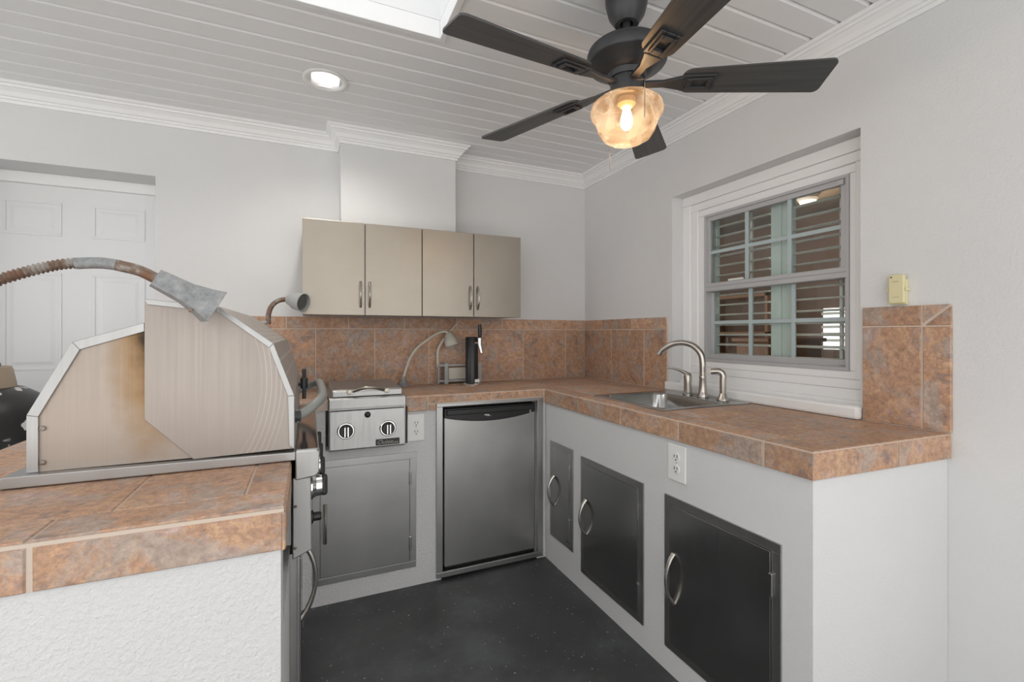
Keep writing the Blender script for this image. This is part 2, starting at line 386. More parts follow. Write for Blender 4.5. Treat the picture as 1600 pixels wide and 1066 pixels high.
# skylight shaft
sky = sempty('window_2', ((SKX0+SKX1)/2, (SKY0+SKY1)/2, ZC))
T = .02; ZS = ZC+.75
bx('shaft_wall', 'white_door', sky, SKX0-T, SKX0, SKY0-T, SKY1+T, ZC+.0605, ZS)
bx('shaft_wall', 'white_door', sky, SKX1, SKX1+T, SKY0-T, SKY1+T, ZC+.0605, ZS)
bx('shaft_wall', 'white_door', sky, SKX0, SKX1, SKY0-T, SKY0, ZC+.0605, ZS)
bx('shaft_wall', 'white_door', sky, SKX0, SKX1, SKY1, SKY1+T, ZC+.0605, ZS)
bm = bm_new(); bm.faces.new([bm.verts.new(p) for p in ((SKX0-T, SKY0-T, ZS+.002), (SKX1+T, SKY0-T, ZS+.002), (SKX1+T, SKY1+T, ZS+.002), (SKX0-T, SKY1+T, ZS+.002))]); obj('pane', bm, 'skylight_sheet', sky)
for a in ((SKX0-.022, SKX0, SKY0-.022, SKY1+.022), (SKX1, SKX1+.022, SKY0-.022, SKY1+.022), (SKX0, SKX1, SKY0-.022, SKY0), (SKX0, SKX1, SKY1, SKY1+.022)):
    bx('edge_trim', 'white_plank', sky, *a, ZC-.006, ZC+.06, .002)
# crown mouldings, mitred
CP = [(0, -.078), (.008, -.078), (.011, -.066), (.017, -.064), (.019, -.056), (.026, -.052), (.034, -.036), (.047, -.023), (.053, -.021), (.055, -.013), (.064, -.010), (.070, -.001), (.072, 0), (0, 0)]
path = [(-4.9, 0), (CX0, 0), (CX0, -CD), (CX1, -CD), (CX1, 0), (0, 0), (0, -3.45)]
def nrm(a, b):
    d = (Vector(b)-Vector(a)).normalized(); return Vector((d.y, -d.x))
for i in range(len(path)-1):
    a, b = path[i], path[i+1]; n = nrm(a, b)
    def mit(j):
        v = Vector(path[j])
        if 0 < j < len(path)-1:
            n1, n2 = nrm(path[j-1], path[j]), nrm(path[j], path[j+1]); return (n1+n2)/(1+n1.dot(n2))
        return n
    ma, mb = mit(i), mit(i+1); bm = bm_new()
    A = [bm.verts.new((a[0]+ma.x*p, a[1]+ma.y*p, ZC+z)) for p, z in CP]; B = [bm.verts.new((b[0]+mb.x*p, b[1]+mb.y*p, ZC+z)) for p, z in CP]
    for k in range(len(CP)): bm.faces.new((A[k], A[(k+1) % len(CP)], B[(k+1) % len(CP)], B[k]))
    bm.faces.new(A); bm.faces.new(B)
    struct(obj('trim_%d' % (i+1), bm, 'white_trim'))
# door in the niche
dr = sempty('door_1', ((DX0+DX1)/2, .19, 0))
bx('frame_head', 'white_trim', dr, DX0, DX1, .165, .2, DZ-.052, DZ, .003)
bx('frame_jamb', 'white_trim', dr, DX0, DX0+.03, .165, .2, 0, DZ-.052)
bm = bm_new(); box(bm, DX0+.03, DX1+.02, .19, .225, .0, DZ-.05); obj('leaf', bm, 'white_door', dr)
for (z0, z1) in ((1.682, 1.845), (1.04, 1.505), (.25, .86)):
    for (x0, x1) in ((-3.058, -2.847), (-2.733, -2.522)):
        bm = bm_new()
        m_ = .012
        for a in ((x0, x1, z0, z0+m_), (x0, x1, z1-m_, z1), (x0, x0+m_, z0+m_, z1-m_), (x1-m_, x1, z0+m_, z1-m_)): box(bm, a[0], a[1], .187, .19, a[2], a[3])
        p = obj('panel_moulding', bm, 'white_door', dr, .003)
        # raised field
        bm = bm_new(); q = .04
        lo = [(x0+q-.014, z0+q-.014), (x1-q+.014, z0+q-.014), (x1-q+.014, z1-q+.014), (x0+q-.014, z1-q+.014)]; hi = [(x0+q, z0+q), (x1-q, z0+q), (x1-q, z1-q), (x0+q, z1-q)]
        A = [bm.verts.new((u, .19, v)) for u, v in lo]; B = [bm.verts.new((u, .187, v)) for u, v in hi]
        bm.faces.new(B)
        for k in range(4): bm.faces.new((A[k], A[(k+1) % 4], B[(k+1) % 4], B[k]))
        obj('panel', bm, 'white_door', dr)

# ------------------------------------------------------------------ window
wn = sempty('window_1', (.08, (WY0+WY1)/2, WZ0))
FY0, FY1, FZ0, FZ1 = -1.662, -.976, 1.074, 1.813
def ring(bm, y0, y1, z0, z1, Y0, Y1, Z0, Z1, xa, xb):
    for r in sub_rect((y0, y1, z0, z1), [(Y0, Y1, Z0, Z1)]): box(bm, xa, xb, r[0], r[1], r[2], r[3])
for i, (k0, k1, xa) in enumerate(((0, .40, .070), (.40, .72, .078), (.72, 1.0, .086))):
    bm = bm_new()
    def lerp(k): return (WY0+(FY0-WY0)*k, WY1+(FY1-WY1)*k, WZ0+.035+(FZ0-WZ0-.035)*k, WZ1+(FZ1-WZ1)*k)
    a, b_ = lerp(k0), lerp(k1)
    ring(bm, a[0], a[1], a[2], a[3], b_[0], b_[1], b_[2], b_[3], xa, .13)
    obj('casing', bm, 'white_trim', wn, .004)
bm = bm_new(); ring(bm, FY0, FY1, FZ0, FZ1, FY0+.012, FY1-.012, FZ0+.014, FZ1-.012, .082, .13); obj('outer_frame', bm, 'alu_frame', wn, .001)
ZM = 1.437
def sash(z0, z1, x, name):
    s = bx(name, 'alu_frame', wn, x, x+.02, FY0+.012, FY1-.012, z0, z0+.001)  # thin bottom track of the sash
    bm = bm_new(); ring(bm, FY0+.012, FY1-.012, z0, z1, FY0+.032, FY1-.032, z0+.026, z1-.022, x, x+.02); obj('sash_frame', bm, 'alu_frame', s, .002)
    ya, yb, za, zb = FY0+.032, FY1-.032, z0+.026, z1-.022; mw = .0085
    ys = [ya+(yb-ya)*k/3 for k in range(4)]; zs = [za, (za+zb)/2, zb]
    for k in (1, 2): bx('muntin', 'muntin_paint', s, x+.004, x+.014, ys[k]-mw, ys[k]+mw, za, zb, .001)
    bx('muntin', 'muntin_paint', s, x+.005, x+.013, ya, yb, zs[1]-mw, zs[1]+mw, .001)
    for i in range(3):
        for j in range(2): bx('pane', 'pane_glass', s, x+.0085, x+.0095, ys[i]+(mw if i else 0), ys[i+1]-(mw if i < 2 else 0), zs[j]+(mw if j else 0), zs[j+1]-(0 if j else mw))
sash(ZM, FZ1-.012, .088, 'upper_sash'); sash(FZ0+.014, ZM+.01, .112, 'lower_sash')
bm = bm_new(); box(bm, .080, .112, FY0+.004, FY1-.004, ZM-.012, ZM+.010); box(bm, .084, .112, FY0+.004, FY1-.004, ZM+.010, ZM+.030); obj('meeting_rail', bm, 'alu_frame', wn, .003)
bx('latch', 'alu_frame', wn, .076, .088, FY0+.016, FY0+.04, FZ1-.036, FZ1-.016, .002)
bx('latch', 'alu_frame', wn, .104, .112, FY0+.016, FY0+.05, FZ0+.02, FZ0+.034, .002)
bx('lift_clip', 'outlet_white', wn, .082, .096, -1.20, -1.12, ZM+.030, ZM+.040, .003)
bm = bm_new(); box(bm, .05, .13, WY0, WY1, WZ0, WZ0+.04); box(bm, .0, .06, WY0, WY1, WZ0, WZ0+.022); obj('stool', bm, 'white_trim', wn, .006)
sl = bm_new(); box(sl, -.032, .0, -1.757, -.812, HC+.0005, HC+.047); obj('sill', sl, 'white_trim', wn, .010)
# room seen through the glass
struct(bx('wall_room_far', 'brown_wall', None, 2.9, 3.0, -4.0, 2.6, -.1, 2.6))
struct(bx('wall_room_near', 'grey_room', None, .2, 2.9, -4.1, -4.0, -.1, 2.6)); struct(bx('wall_room_end', 'brown_wall', None, .2, 2.9, 2.6, 2.7, -.1, 2.6))
bm = bm_new(); box(bm, .2, 3.0, -4.1, 2.7, -.1, -.02); struct(obj('floor_room', bm, 'room_floor'))
bm = bm_new(); box(bm, .2, 3.0, -4.1, 2.7, 2.4, 2.5); struct(obj('ceiling_room', bm, 'grey_room'))
def shutter(y0, y1, label):
    t = thing('plantation_shutter', label, 'shutter', (.165, (y0+y1)/2, 1.0), 'plantation shutters behind the window')
    st = .050
    for a in ((y0, y0+st), (y1-st, y1)): bx('stile', 'shutter_paint', t, .152, .178, a[0], a[1], 1.0, 1.92, .003)
    for a in ((1.0, 1.085), (1.80, 1.92)): bx('rail', 'shutter_paint', t, .152, .178, y0+st, y1-st, a[0], a[1], .003)
    z = 1.109
    bm = bm_new()
    prof = [(-.027, 0), (-.015, .0042), (.015, .0042), (.027, 0), (.015, -.0042), (-.015, -.0042)]
    ca, sa = math.cos(math.radians(5)), math.sin(math.radians(5))
    prof = [(p*ca-q*sa, p*sa+q*ca) for p, q in prof]
    l = (y1-y0)/2-st-.002
    A = [bm.verts.new((p, -l, q)) for p, q in prof]; B = [bm.verts.new((p, l, q)) for p, q in prof]
    bm.faces.new(A); bm.faces.new(B[::-1])
    for k in range(6): bm.faces.new((A[k], B[k], B[(k+1) % 6], A[(k+1) % 6]))
    bmesh.ops.recalc_face_normals(bm, faces=bm.faces)
    me = bpy.data.meshes.new('louver'); bm.to_mesh(me); bm.free(); me.materials.append(MAT['louver_paint'])
    while z < 1.79:
        o = bpy.data.objects.new('louver', me); COL.objects.link(o); o.parent = t; o.location = Vector((.165, (y0+y1)/2, z)) - t.location
        z += .050
    yc = y0+(y1-y0)*.46
    bx('tilt_rod', 'louver_paint', t, .194, .204, yc-.006, yc+.006, 1.10, 1.80)
shutter(-1.343, -.94, 'plantation shutter with open louvers behind the window half above the faucet')
shutter(-1.76, -1.345, 'plantation shutter with open louvers behind the window half nearest the ivory remote')
bm = bm_new()
for r in sub_rect((-1.80, -.80, .93, 2.0), [(-1.7605, -.9395, .998, 1.922)]): box(bm, .201, .215, r[0], r[1], r[2], r[3])
box(bm, .14, .2, -.9395, WY1, .97, WZ1); obj('inner_jamb', bm, 'shutter_paint', wn)
t = thing('brown_cabinet', 'brown wooden cabinet standing inside the room behind the shutters', 'cabinet', (1.6, -.28, 0))
bx('body', 'brown_wood', t, 1.3, 1.9, -.42, -.14, -.02, 1.15, .01); bx('top', 'brown_wood', t, 1.27, 1.93, -.44, -.12, 1.15, 1.18, .005)
t = thing('bookcase', 'dark bookcase against the far wall of the room behind the shutters', 'bookcase', (2.7, 1.4, 0))
for z in (0, .4, .8, 1.2, 1.6): bx('shelf', 'brown_wood', t, 2.5, 2.9, .5, 2.3, z, z+.03)
for y in (.53, 1.4, 2.3): bx('side_panel', 'brown_wood', t, 2.5, 2.9, y-.03, y, 0, 1.65)
wd = sempty('window_3', (2.88, .07, 1.25))
bx('pane', 'daylit_pane', wd, 2.89, 2.9, -.05, .19, 1.06, 1.46); 
for i in range(6): bx('slat', 'louver_paint', wd, 2.86, 2.885, -.05, .19, 1.07+i*.065, 1.095+i*.065)
t = thing('ceiling_lamp', 'round warm ceiling lamp glowing in the room behind the shutters', 'lamp', (2.13, -.155, 2.34))
bm = bm_new(); lathe(bm, [(.08, .06), (.08, .02), (.065, 0)], (2.13, -.155, 2.34)); obj('housing', bm, 'white_trim', t)
bm = bm_new(); lathe(bm, [(.06, .0), (.055, -.02), (.0, -.03)], (2.13, -.155, 2.34)); obj('diffuser', bm, 'room_lamp_glow', t, smooth=True)
rl = bpy.data.lights.new('room_lamp', 'POINT'); rl.energy = 2.5; rl.color = (1, .75, .5); rl.shadow_soft_size = .08
ro = bpy.data.objects.new('room_lamp', rl); COL.objects.link(ro); ro.location = (2.13, -.155, 2.24)

# ------------------------------------------------------------------ counter bases
YB = -.503; XR = -.580
PX0, PX1, PY0 = -2.49, -1.798, -1.84
def yend(x): return -1.968-.030*(x+.592)/.592      # the worktop end runs slightly out of square
FOX0, FOX1 = -1.160, -.630      # fridge opening
# back base
bm = bm_new()
box(bm, -2.47, -1.69, YB, -.42, 0, .870)
box(bm, -1.69, -1.325, YB, -.42, 0, .690)
box(bm, -1.325, FOX0, YB, -.42, 0, .870)
box(bm, FOX1, XR, YB, -.42, 0, .870)
box(bm, FOX0, FOX1, YB, -.42, .86, .870)
tag(obj('counter_base', bm, 'stucco'), 'white stucco base wall holding the mini fridge and side burner', 'counter base')
bm = bm_new()
box(bm, XR, -.50, -1.88, YB-.001, 0, .869); prism(bm, [(XR, yend(XR)+.010), (-.001, yend(0)+.010), (-.001, -1.88), (XR, -1.88)], 2, 0, .869)
tag(obj('counter_base', bm, 'stucco_fine'), 'white stucco base wall under the sink counter with three access doors', 'counter base')

bm = bm_new()
box(bm, PX0+.01, PX1-.008, PY0+.01, PY0+.09, 0, .870)
box(bm, PX0+.01, PX0+.09, PY0+.09, YB, 0, .870)
box(bm, PX1-.09, PX1-.008, PY0+.09, YB, 0, .655)
tag(obj('counter_base', bm, 'stucco'), 'rough white stucco base wall of the counter carrying the large grill', 'counter base')

# ------------------------------------------------------------------ tiled worktops
SKK = (-.500, -.040, -1.325, -.880)     # sink cut-out x0,x1,y0,y1
BURN = (-1.680, -1.333, -.53, -.10)
GRL = (-2.285, -1.70, -1.49, -.785)
# L-shaped worktop along back and right wall
wt = thing('tiled_worktop', 'slate tile worktop running below the window and along the back wall', 'worktop', (-.6, -.3, HC))
bm = bm_new(); zt = HC-.0028
for r in sub_rect((PX0+.003, 0, YB-.0095, 0), [BURN]): box(bm, r[0], r[1], r[2], r[3], .870, zt)
prism(bm, [(XR-.0095, yend(XR)+.003), (0, yend(0)+.003), (0, -1.90), (XR-.0095, -1.90)], 2, .870, zt)
for r in sub_rect((XR-.0095, 0, -1.90, YB-.0095), [SKK]): box(bm, r[0], r[1], r[2], r[3], .870, zt)
obj('slab', bm, 'grout', wt)
bx('edge_bed', 'grout', wt, -1.325, -1.190, YB-.0095, YB-.0003, .842, .8698); bx('edge_bed', 'grout', wt, -.597, XR-.0095, YB-.0095, YB-.0003, .842, .8698)
bx('edge_bed', 'grout', wt, XR-.0095, XR-.0003, yend(XR)+.011, YB, .842, .8698)
bm = bm_new(); prism(bm, [(XR-.0095, yend(XR)+.003), (-.001, yend(0)+.003), (-.001, yend(0)+.0095), (XR-.0095, yend(XR)+.0095)], 2, .842, .8698); obj('edge_bed', bm, 'grout', wt)
bord = .10
FRH = (-1.190, -.597, .80, .8725)
for a, b_ in cuts(-1.331, XR-.014, [-1.228, -.898]): tile(wt, 'y', a, b_, .838, .912, YB-.012, holes=[FRH])
for a, b_ in cuts(-1.970, YB-.012, [-.857, -1.179, -1.5, -1.826]): tile(wt, 'x', a, b_, .838, .912, XR-.012)
for a, b_ in cuts(XR-.012, 0, [-.253]):
    bm = bm_new(); prism(bm, [(a+.0025, yend(a)), (b_-.0025, yend(b_)), (b_-.0025, yend(b_)+.010), (a+.0025, yend(a)+.010)], 2, .8405, .9095); obj('tile', bm, 'slate', wt, .002)
for a, b_ in ((XR-.009, XR-.012+bord), (XR-.012+bord, XR-.012+bord+.31), (XR-.012+bord+.31, -.001)):
    bm = bm_new(); prism(bm, [(a+.002, yend(a)+.004), (b_-.002, yend(b_)+.004), (b_-.002, -1.828), (a+.002, -1.828)], 2, HC-.010, HC); obj('tile', bm, 'slate', wt, .002)
# top: back strip then body
bord = .10
xs = cuts(PX1, XR-.012+bord, [-1.414, -1.103, -.791])
for a, b_ in xs:
    tile(wt, 'z', a, b_, YB-.012+.003, YB-.012+bord, HC, holes=[BURN], gap=.004)
for a, b_ in cuts(PX0, 0, [-2.03, -1.72, -1.414, -1.103, -.791, -.478, -.161]):
    tile(wt, 'z', a, b_, YB-.012+bord, -.10, HC, holes=[BURN], gap=.004); tile(wt, 'z', a, b_, -.10, -.001, HC, holes=[BURN], gap=.004)
for a, b_ in cuts(-1.826, YB-.012+bord, [-.857, -1.179, -1.5]):
    tile(wt, 'z', XR-.009, XR-.012+bord, a, b_, HC, holes=[SKK], gap=.004)
    tile(wt, 'z', XR-.012+bord, XR-.012+bord+.31, a, b_, HC, holes=[SKK], gap=.004); tile(wt, 'z', XR-.012+bord+.31, -.001, a, b_, HC, holes=[SKK], gap=.004)
# peninsula worktop
pw = thing('tiled_worktop', 'slate tile worktop surrounding the large open grill hood', 'worktop', (-2.2, -1.2, HC))
bm = bm_new()
for r in sub_rect((PX0+.003, PX1-.003, PY0+.003, YB-.010), [GRL]): box(bm, r[0], r[1], r[2], r[3], .870, zt)
obj('slab', bm, 'grout', pw)
bx('edge_bed', 'grout', pw, PX0+.003, PX1-.003, PY0+.003, PY0+.0098, .842, .8698); bx('edge_bed', 'grout', pw, PX1-.0078, PX1-.003, PY0+.0098, -1.508, .842, .8698)
for a, b_ in cuts(PX0, PX1-.001, [-2.130]): tile(pw, 'y', a, b_, .838, .910, PY0, gap=.008)
for a, b_ in cuts(PX0, PX1, [-2.135]): tile(pw, 'z', a, b_, PY0+.004, PY0+.10, HC, gap=.005)
for a, b_ in cuts(PX0, PX1, [-2.375, -2.065, -1.869]): tile(pw, 'z', a, b_, PY0+.10, -1.43, HC, holes=[GRL], gap=.004)
for a, b_ in cuts(-1.43, YB-.012, [-1.12, -.81]): tile(pw, 'z', PX0, -2.285, a, b_, HC, gap=.004)
for a, b_ in cuts(-2.285, PX1, [-2.03]): tile(pw, 'z', a, b_, -.785, YB-.012, HC, gap=.004)
for a, b_ in cuts(-1.838, -1.53, []): # end tile turned round the corner
    me = tile_mesh(.328, .066, .008, 'y'); o = bpy.data.objects.new('tile', me); COL.objects.link(o); o.parent = pw
    o.rotation_euler = (0, 0, PI/2); o.location = Vector((PX1, -1.674, .874)) - pw.location

# backsplashes
bs = thing('tile_backsplash', 'slate tile backsplash on the back wall under the beige cabinets', 'backsplash', (-1.2, -.006, HC))
bm = bm_new(); box(bm, -2.10, -.0005, -.0095, -.0005, HC+.0005, 1.304); obj('grout_bed', bm, 'grout', bs)
for a, b_ in cuts(-2.10, -.012, [-2.034, -1.724, -1.414, -1.103, -.791, -.478, -.161]): tile(bs, 'y', a, b_, HC+.001, 1.240, -.012)
for a, b_ in cuts(-2.10, -.012, [-1.867, -1.555, -1.247, -.932, -.627, -.313]): tile(bs, 'y', a, b_, 1.240, 1.307, -.012)
bs = thing('tile_backsplash', 'slate tile backsplash between the wall corner and the window', 'backsplash', (-.006, -.4, HC))
bm = bm_new(); box(bm, -.0095, -.0005, -.810, -.0125, HC+.0005, 1.303); obj('grout_bed', bm, 'grout', bs)
for a, b_ in cuts(-.812, -.012, [-.319, -.628]): tile(bs, 'x', a, b_, HC+.001, 1.239, -.012)
for a, b_ in cuts(-.812, -.012, [-.216, -.521]): tile(bs, 'x', a, b_, 1.239, 1.305, -.012)
bs = thing('tile_backsplash', 'short slate tile backsplash with a diagonal cut tile beside the window', 'backsplash', (-.006, -1.87, HC))
bm = bm_new(); box(bm, -.0095, -.0005, -2.000, -1.760, HC+.0005, 1.303); obj('grout_bed', bm, 'grout', bs)
for a, b_ in cuts(-2.003, -1.758, [-1.929]): tile(bs, 'x', a, b_, HC+.001, 1.238, -.012)
tile(bs, 'x', -1.929, -1.758, 1.238, 1.305, -.012)
for tri in ([(-1.9315, 1.2475), (-1.9315, 1.3025), (-1.996, 1.3025)], [(-1.938, 1.2405), (-2.0005, 1.2405), (-2.0005, 1.2965)]):
    bm = bm_new(); prism(bm, tri, 0, -.012, -.003); obj('tile', bm, 'slate', bs, .0015)

# ------------------------------------------------------------------ wall cabinets
def bow(bm, p0, p1, out, r, n=10, foot=True):
    p0, p1, out = Vector(p0), Vector(p1), Vector(out); pts = []
    for i in range(n+1):
        t = i/n; pts.append(p0.lerp(p1, t) + out*(math.sin(PI*t)**.75))
    tube(bm, pts, [r*(1.25-.45*math.sin(PI*i/n)) for i in range(n+1)], 8)
def wall_cabinet(x0, x1, label):
    yf = -.300; z0, z1 = 1.306, 1.770
    t = thing('wall_cabinet', label, 'cabinet', ((x0+x1)/2, -.001, z0), 'beige metal wall cabinets')
    bm = bm_new(); box(bm, x0+.001, x1-.001, yf+.020, -.0135 if z0 < 1.307 else -.001, z0+.003, z1); obj('body', bm, 'cabinet_metal', t, .001)
    xm = (x0+x1)/2
    for a, b_, hx in ((x0, xm-.0012, xm-.022), (xm+.0012, x1, xm+.022)):
        d = bx('door', 'cabinet_metal', t, a+.001, b_-.001, yf, yf+.019, z0, z1, .0015)
        bm = bm_new(); bow(bm, (hx, yf, z0+.042), (hx, yf, z0+.168), (0, -.028, 0), .0052); obj('handle', bm, 'nickel', d, smooth=True)
wall_cabinet(-1.787, -1.209, 'beige metal two-door wall cabinet above the side burner')
wall_cabinet(-1.207, -.632, 'beige metal two-door wall cabinet above the black beer tower')

# ------------------------------------------------------------------ access doors
def access_door(label, face, u0, u1, z0, z1, hinge_side, fw=.032, hz=None, hl=.16, off=0, pm='steel_door'):
    """face 'y': wall plane y=YB facing -y, u = x ; 'x': plane x=XR facing -x, u = y ; 'X': plane facing +x"""
    pl = {'y': YB, 'x': XR, 'X': PX1-.008}[face]; sg = {'y': -1, 'x': -1, 'X': 1}[face]; pl += sg*off
    def B(name, mat, parent, a, b_, c, d, e, f, bev=0):   # a,b along u; c,d depth out of the wall; e,f z
        if face == 'y': return bx(name, mat, parent, a, b_, pl+sg*c, pl+sg*d, e, f, bev)
        return bx(name, mat, parent, pl+sg*c, pl+sg*d, a, b_, e, f, bev)
    um = (u0+u1)/2
    t = thing('access_door', label, 'access door', (um, pl, z0) if face == 'y' else (pl, um, z0), 'stainless steel access doors')
    B('backing', 'steel_rim', t, u0+.01, u1-.01, .0003-off, .0015, z0+.01, z1-.01)
    bm = bm_new()
    for r in sub_rect((u0, u1, z0, z1), [(u0+fw, u1-fw, z0+fw, z1-fw)]):
        if face == 'y': box(bm, r[0], r[1], pl+sg*.0003, pl+sg*.006, r[2], r[3])
        else: box(bm, pl+sg*.0003, pl+sg*.006, r[0], r[1], r[2], r[3])
    obj('frame', bm, 'steel_rim', t, .001)
    g = .003
    d = B('door_panel', pm, t, u0+fw+g, u1-fw-g, .0016, .009, z0+fw+g, z1-fw-g, .0012)
    if face == 'x':
        bm = bm_new()
        for r in sub_rect((u0+fw-.001, u1-fw+.001, z0+fw-.001, z1-fw+.001), [(u0+fw+.0022, u1-fw-.0022, z0+fw+.0022, z1-fw-.0022)]): box(bm, pl+sg*.001, pl+sg*.0072, r[0], r[1], r[2], r[3])
        obj('inner_edge', bm, 'steel_glossy', t)
    hs = u1-fw if hinge_side > 0 else u0+fw
    for z in (z0+.12, z1-.12): B('hinge', 'steel_glossy', t, hs-.006, hs+.006, .006, .014, z-.032, z+.032, .002)
    hu = u0+fw+.022 if hinge_side > 0 else u1-fw-.022
    hz = hz if hz else (z0+z1)/2
    bm = bm_new(); o_ = (0, sg*.036, 0) if face == 'y' else (sg*.036, 0, 0)
    mk = lambda z: (hu, pl+sg*.009, z) if face == 'y' else (pl+sg*.009, hu, z)
    bow(bm, mk(hz-hl/2), mk(hz+hl/2), o_, .0065)
    obj('handle', bm, 'nickel' if face != 'y' else 'aged_nickel', d, smooth=True)
    return t
access_door('stainless steel access door below the side burner knobs', 'y', -1.744, -1.285, .092, .645, 1, .030, .366, .17)
PMX = 'steel_glossy'
access_door('narrow stainless steel access door in the corner next to the fridge', 'x', -.797, -.569, .150, .648, -1, .026, .396, .155, pm=PMX)
access_door('stainless steel access door below the sink, between the narrow and the widest door', 'x', -1.312, -.869, .092, .638, -1, .028, .367, .16, pm=PMX)
access_door('widest stainless steel access door, below the white outlet at the worktop end', 'x', -1.875, -1.427, .090, .638, -1, .027, .354, .175, pm=PMX)
access_door('stainless steel access door under the knobs of the large grill', 'X', -1.43, -.90, .08, .66, 1, .03, .560, .205, .018, 'mirror_steel')

# ------------------------------------------------------------------ mini fridge
t = thing('mini_fridge', 'stainless steel mini fridge with black top handle built under the worktop', 'fridge', (-.895, -.46, 0))
bm = bm_new(); box(bm, FOX0+.012, FOX1-.006, -.455, -.05, .02, .845); obj('body', bm, 'black_plastic', t, .004)
bm = bm_new()
for x in (-1.12, -.67):
    for y_ in (-.43, -.09): box(bm, x-.02, x+.02, y_-.02, y_+.02, 0, .02)
obj('feet', bm, 'black_plastic', t)
x0, x1 = -1.142, -.638
# steel door skin, top edge follows a shallow arc
def arc(x): u = (x-(x0+x1)/2)/((x1-x0)/2); return .764+.030*u*u
bm = bm_new(); n = 20; top = [(x0+(x1-x0)*i/n, arc(x0+(x1-x0)*i/n)) for i in range(n+1)]
prism(bm, [(x0, .052), (x1, .052)] + top[::-1], 1, -.494, -.458); d = obj('door', bm, 'steel_door', t, .003)
bm = bm_new(); prism(bm, [p for p in top] + [(x1, .838), (x0, .838)], 1, -.497, -.458); h = obj('handle_strip', bm, 'black_plastic', d, .003)
bm = bm_new(); prism(bm, [(x0+.01, .806), (x1-.01, .806), (x1-.01, .832), (x0+.01, .832)], 1, -.508, -.497); obj('grip', bm, 'black_plastic', d, .004)
bx('end_mark', 'grey_plastic', h, x1-.034, x1-.026, -.4985, -.497, .782, .804)
bm = bm_new(); box(bm, -.93, -.917, -.4985, -.497, .793, .798); box(bm, -.9155, -.905, -.4985, -.497, .792, .797); box(bm, -.916, -.895, -.4985, -.497, .789, .7905); obj('badge', bm, 'outlet_white', h)
bx('bottom_gasket', 'black_plastic', t, x0+.004, x1-.004, -.488, -.456, .030, .052, .003)
bm = bm_new()
for r in sub_rect((-1.187, -.600, .014, .870), [(-1.156, -.634, .040, .853)]): box(bm, r[0], r[1], YB-.014, YB-.0005, r[2], r[3])
tag(obj('fridge_surround', bm, 'steel_rim', None, .0015), 'stainless steel trim frame around the mini fridge opening', 'trim frame')

# ------------------------------------------------------------------ side burner
t = thing('side_burner', 'stainless steel drop-in side burner with two knobs and closed lid', 'burner', (-1.51, -.4, .69))
bx0, bx1, yf = -1.675, -1.346, -.552
bm = bm_new(); box(bm, bx0-.003, bx1+.006, yf+.02, -.11, .697, .905); obj('body', bm, 'steel', t, .002)
bm = bm_new(); prism(bm, [(yf+.016, .690), (yf, .698), (yf+.006, .868), (YB-.002, .876), (YB-.002, .690)], 0, bx0, bx1); fp = obj('control_panel', bm, 'steel', t, .002)
bm = bm_new(); prism(bm, [(yf-.006, .880), (yf-.006, .922), (yf+.004, .928), (-.10, .928), (-.10, .918), (yf+.03, .918), (yf+.03, .880)], 0, bx0-.002, bx1+.002); obj('top_frame', bm, 'steel', t, .002)
bm = bm_new(); prism(bm, [(yf+.012, .930), (yf+.012, .955), (yf+.024, .962), (-.16, .968), (-.13, .955), (-.13, .930)], 0, bx0+.012, bx1-.012); ld = obj('lid', bm, 'steel', t, .003)
bm = bm_new()
pts = [(-1.575+.13*i/10, yf+.004-.030*math.sin(PI*i/10)**.7, .957+.016*math.sin(PI*i/10)) for i in range(11)]
tube(bm, pts, [.009-.003*math.sin(PI*i/10) for i in range(11)], 10)
for x in (-1.592, -1.428): lathe(bm, [(.0, 0), (.012, 0), (.011, .008), (0, .010)], (x, yf+.012, .951), (0, -1, 0), 12)
obj('handle', bm, 'aged_nickel', ld, smooth=True)
for kx, kz in ((-1.607, .781), (-1.425, .779)):
    yk = yf+.003
    bm = bm_new(); lathe(bm, [(.037, 0), (.037, .006), (.033, .010), (.030, .010)], (kx, yk, kz), (0, -1, 0), 32); kb = obj('knob_bezel', bm, 'chrome', t, smooth=True)
    bm = bm_new(); lathe(bm, [(.030, .006), (.029, .020), (.026, .024), (0, .024)], (kx, yk, kz), (0, -1, 0), 32); kk = obj('knob', bm, 'black_plastic', kb, smooth=True)
    bm = bm_new()
    box(bm, kx-.009, kx+.009, yk-.036, yk-.022, kz-.024, kz+.024); g = obj('knob_grip', bm, 'black_plastic', kb, .003)
    bm = bm_new()
    for dx in (-.0085, .0045): box(bm, kx+dx, kx+dx+.004, yk-.0368, yk-.036, kz-.021, kz+.021)
    obj('knob_mark', bm, 'chrome', kb)
bm = bm_new(); lathe(bm, [(.014, 0), (.013, .006), (.010, .009), (0, .010)], (-1.514, yf+.006, .846), (0, -1, 0), 20); obj('igniter_button', bm, 'black_plastic', t, smooth=True)
bm = bm_new(); box(bm, -1.479, -1.372, yf-.0035, yf+.002, .703, .731); np_ = obj('name_plate', bm, 'black_plastic', t, .002)
def text_mesh(name, s, size, loc, mat, parent, shear=0, rot=(PI/2, 0, 0), ex=.0004):
    cu = bpy.data.curves.new(name, 'FONT'); cu.body = s; cu.size = size; cu.shear = shear; cu.extrude = ex; cu.align_x = 'LEFT'
    tmp = bpy.data.objects.new('tmp', cu); COL.objects.link(tmp)
    dg = bpy.context.evaluated_depsgraph_get(); me = bpy.data.meshes.new_from_object(tmp.evaluated_get(dg))
    bpy.data.objects.remove(tmp); me.materials.clear(); me.materials.append(MAT[mat])
    me.transform(Matrix.Translation(loc) @ Matrix.Rotation(rot[2], 4, 'Z') @ Matrix.Rotation(rot[0], 4, 'X'))
    o = bpy.data.objects.new(name, me); COL.objects.link(o); o.parent = parent; o.matrix_parent_inverse = parent_inv(parent); return o
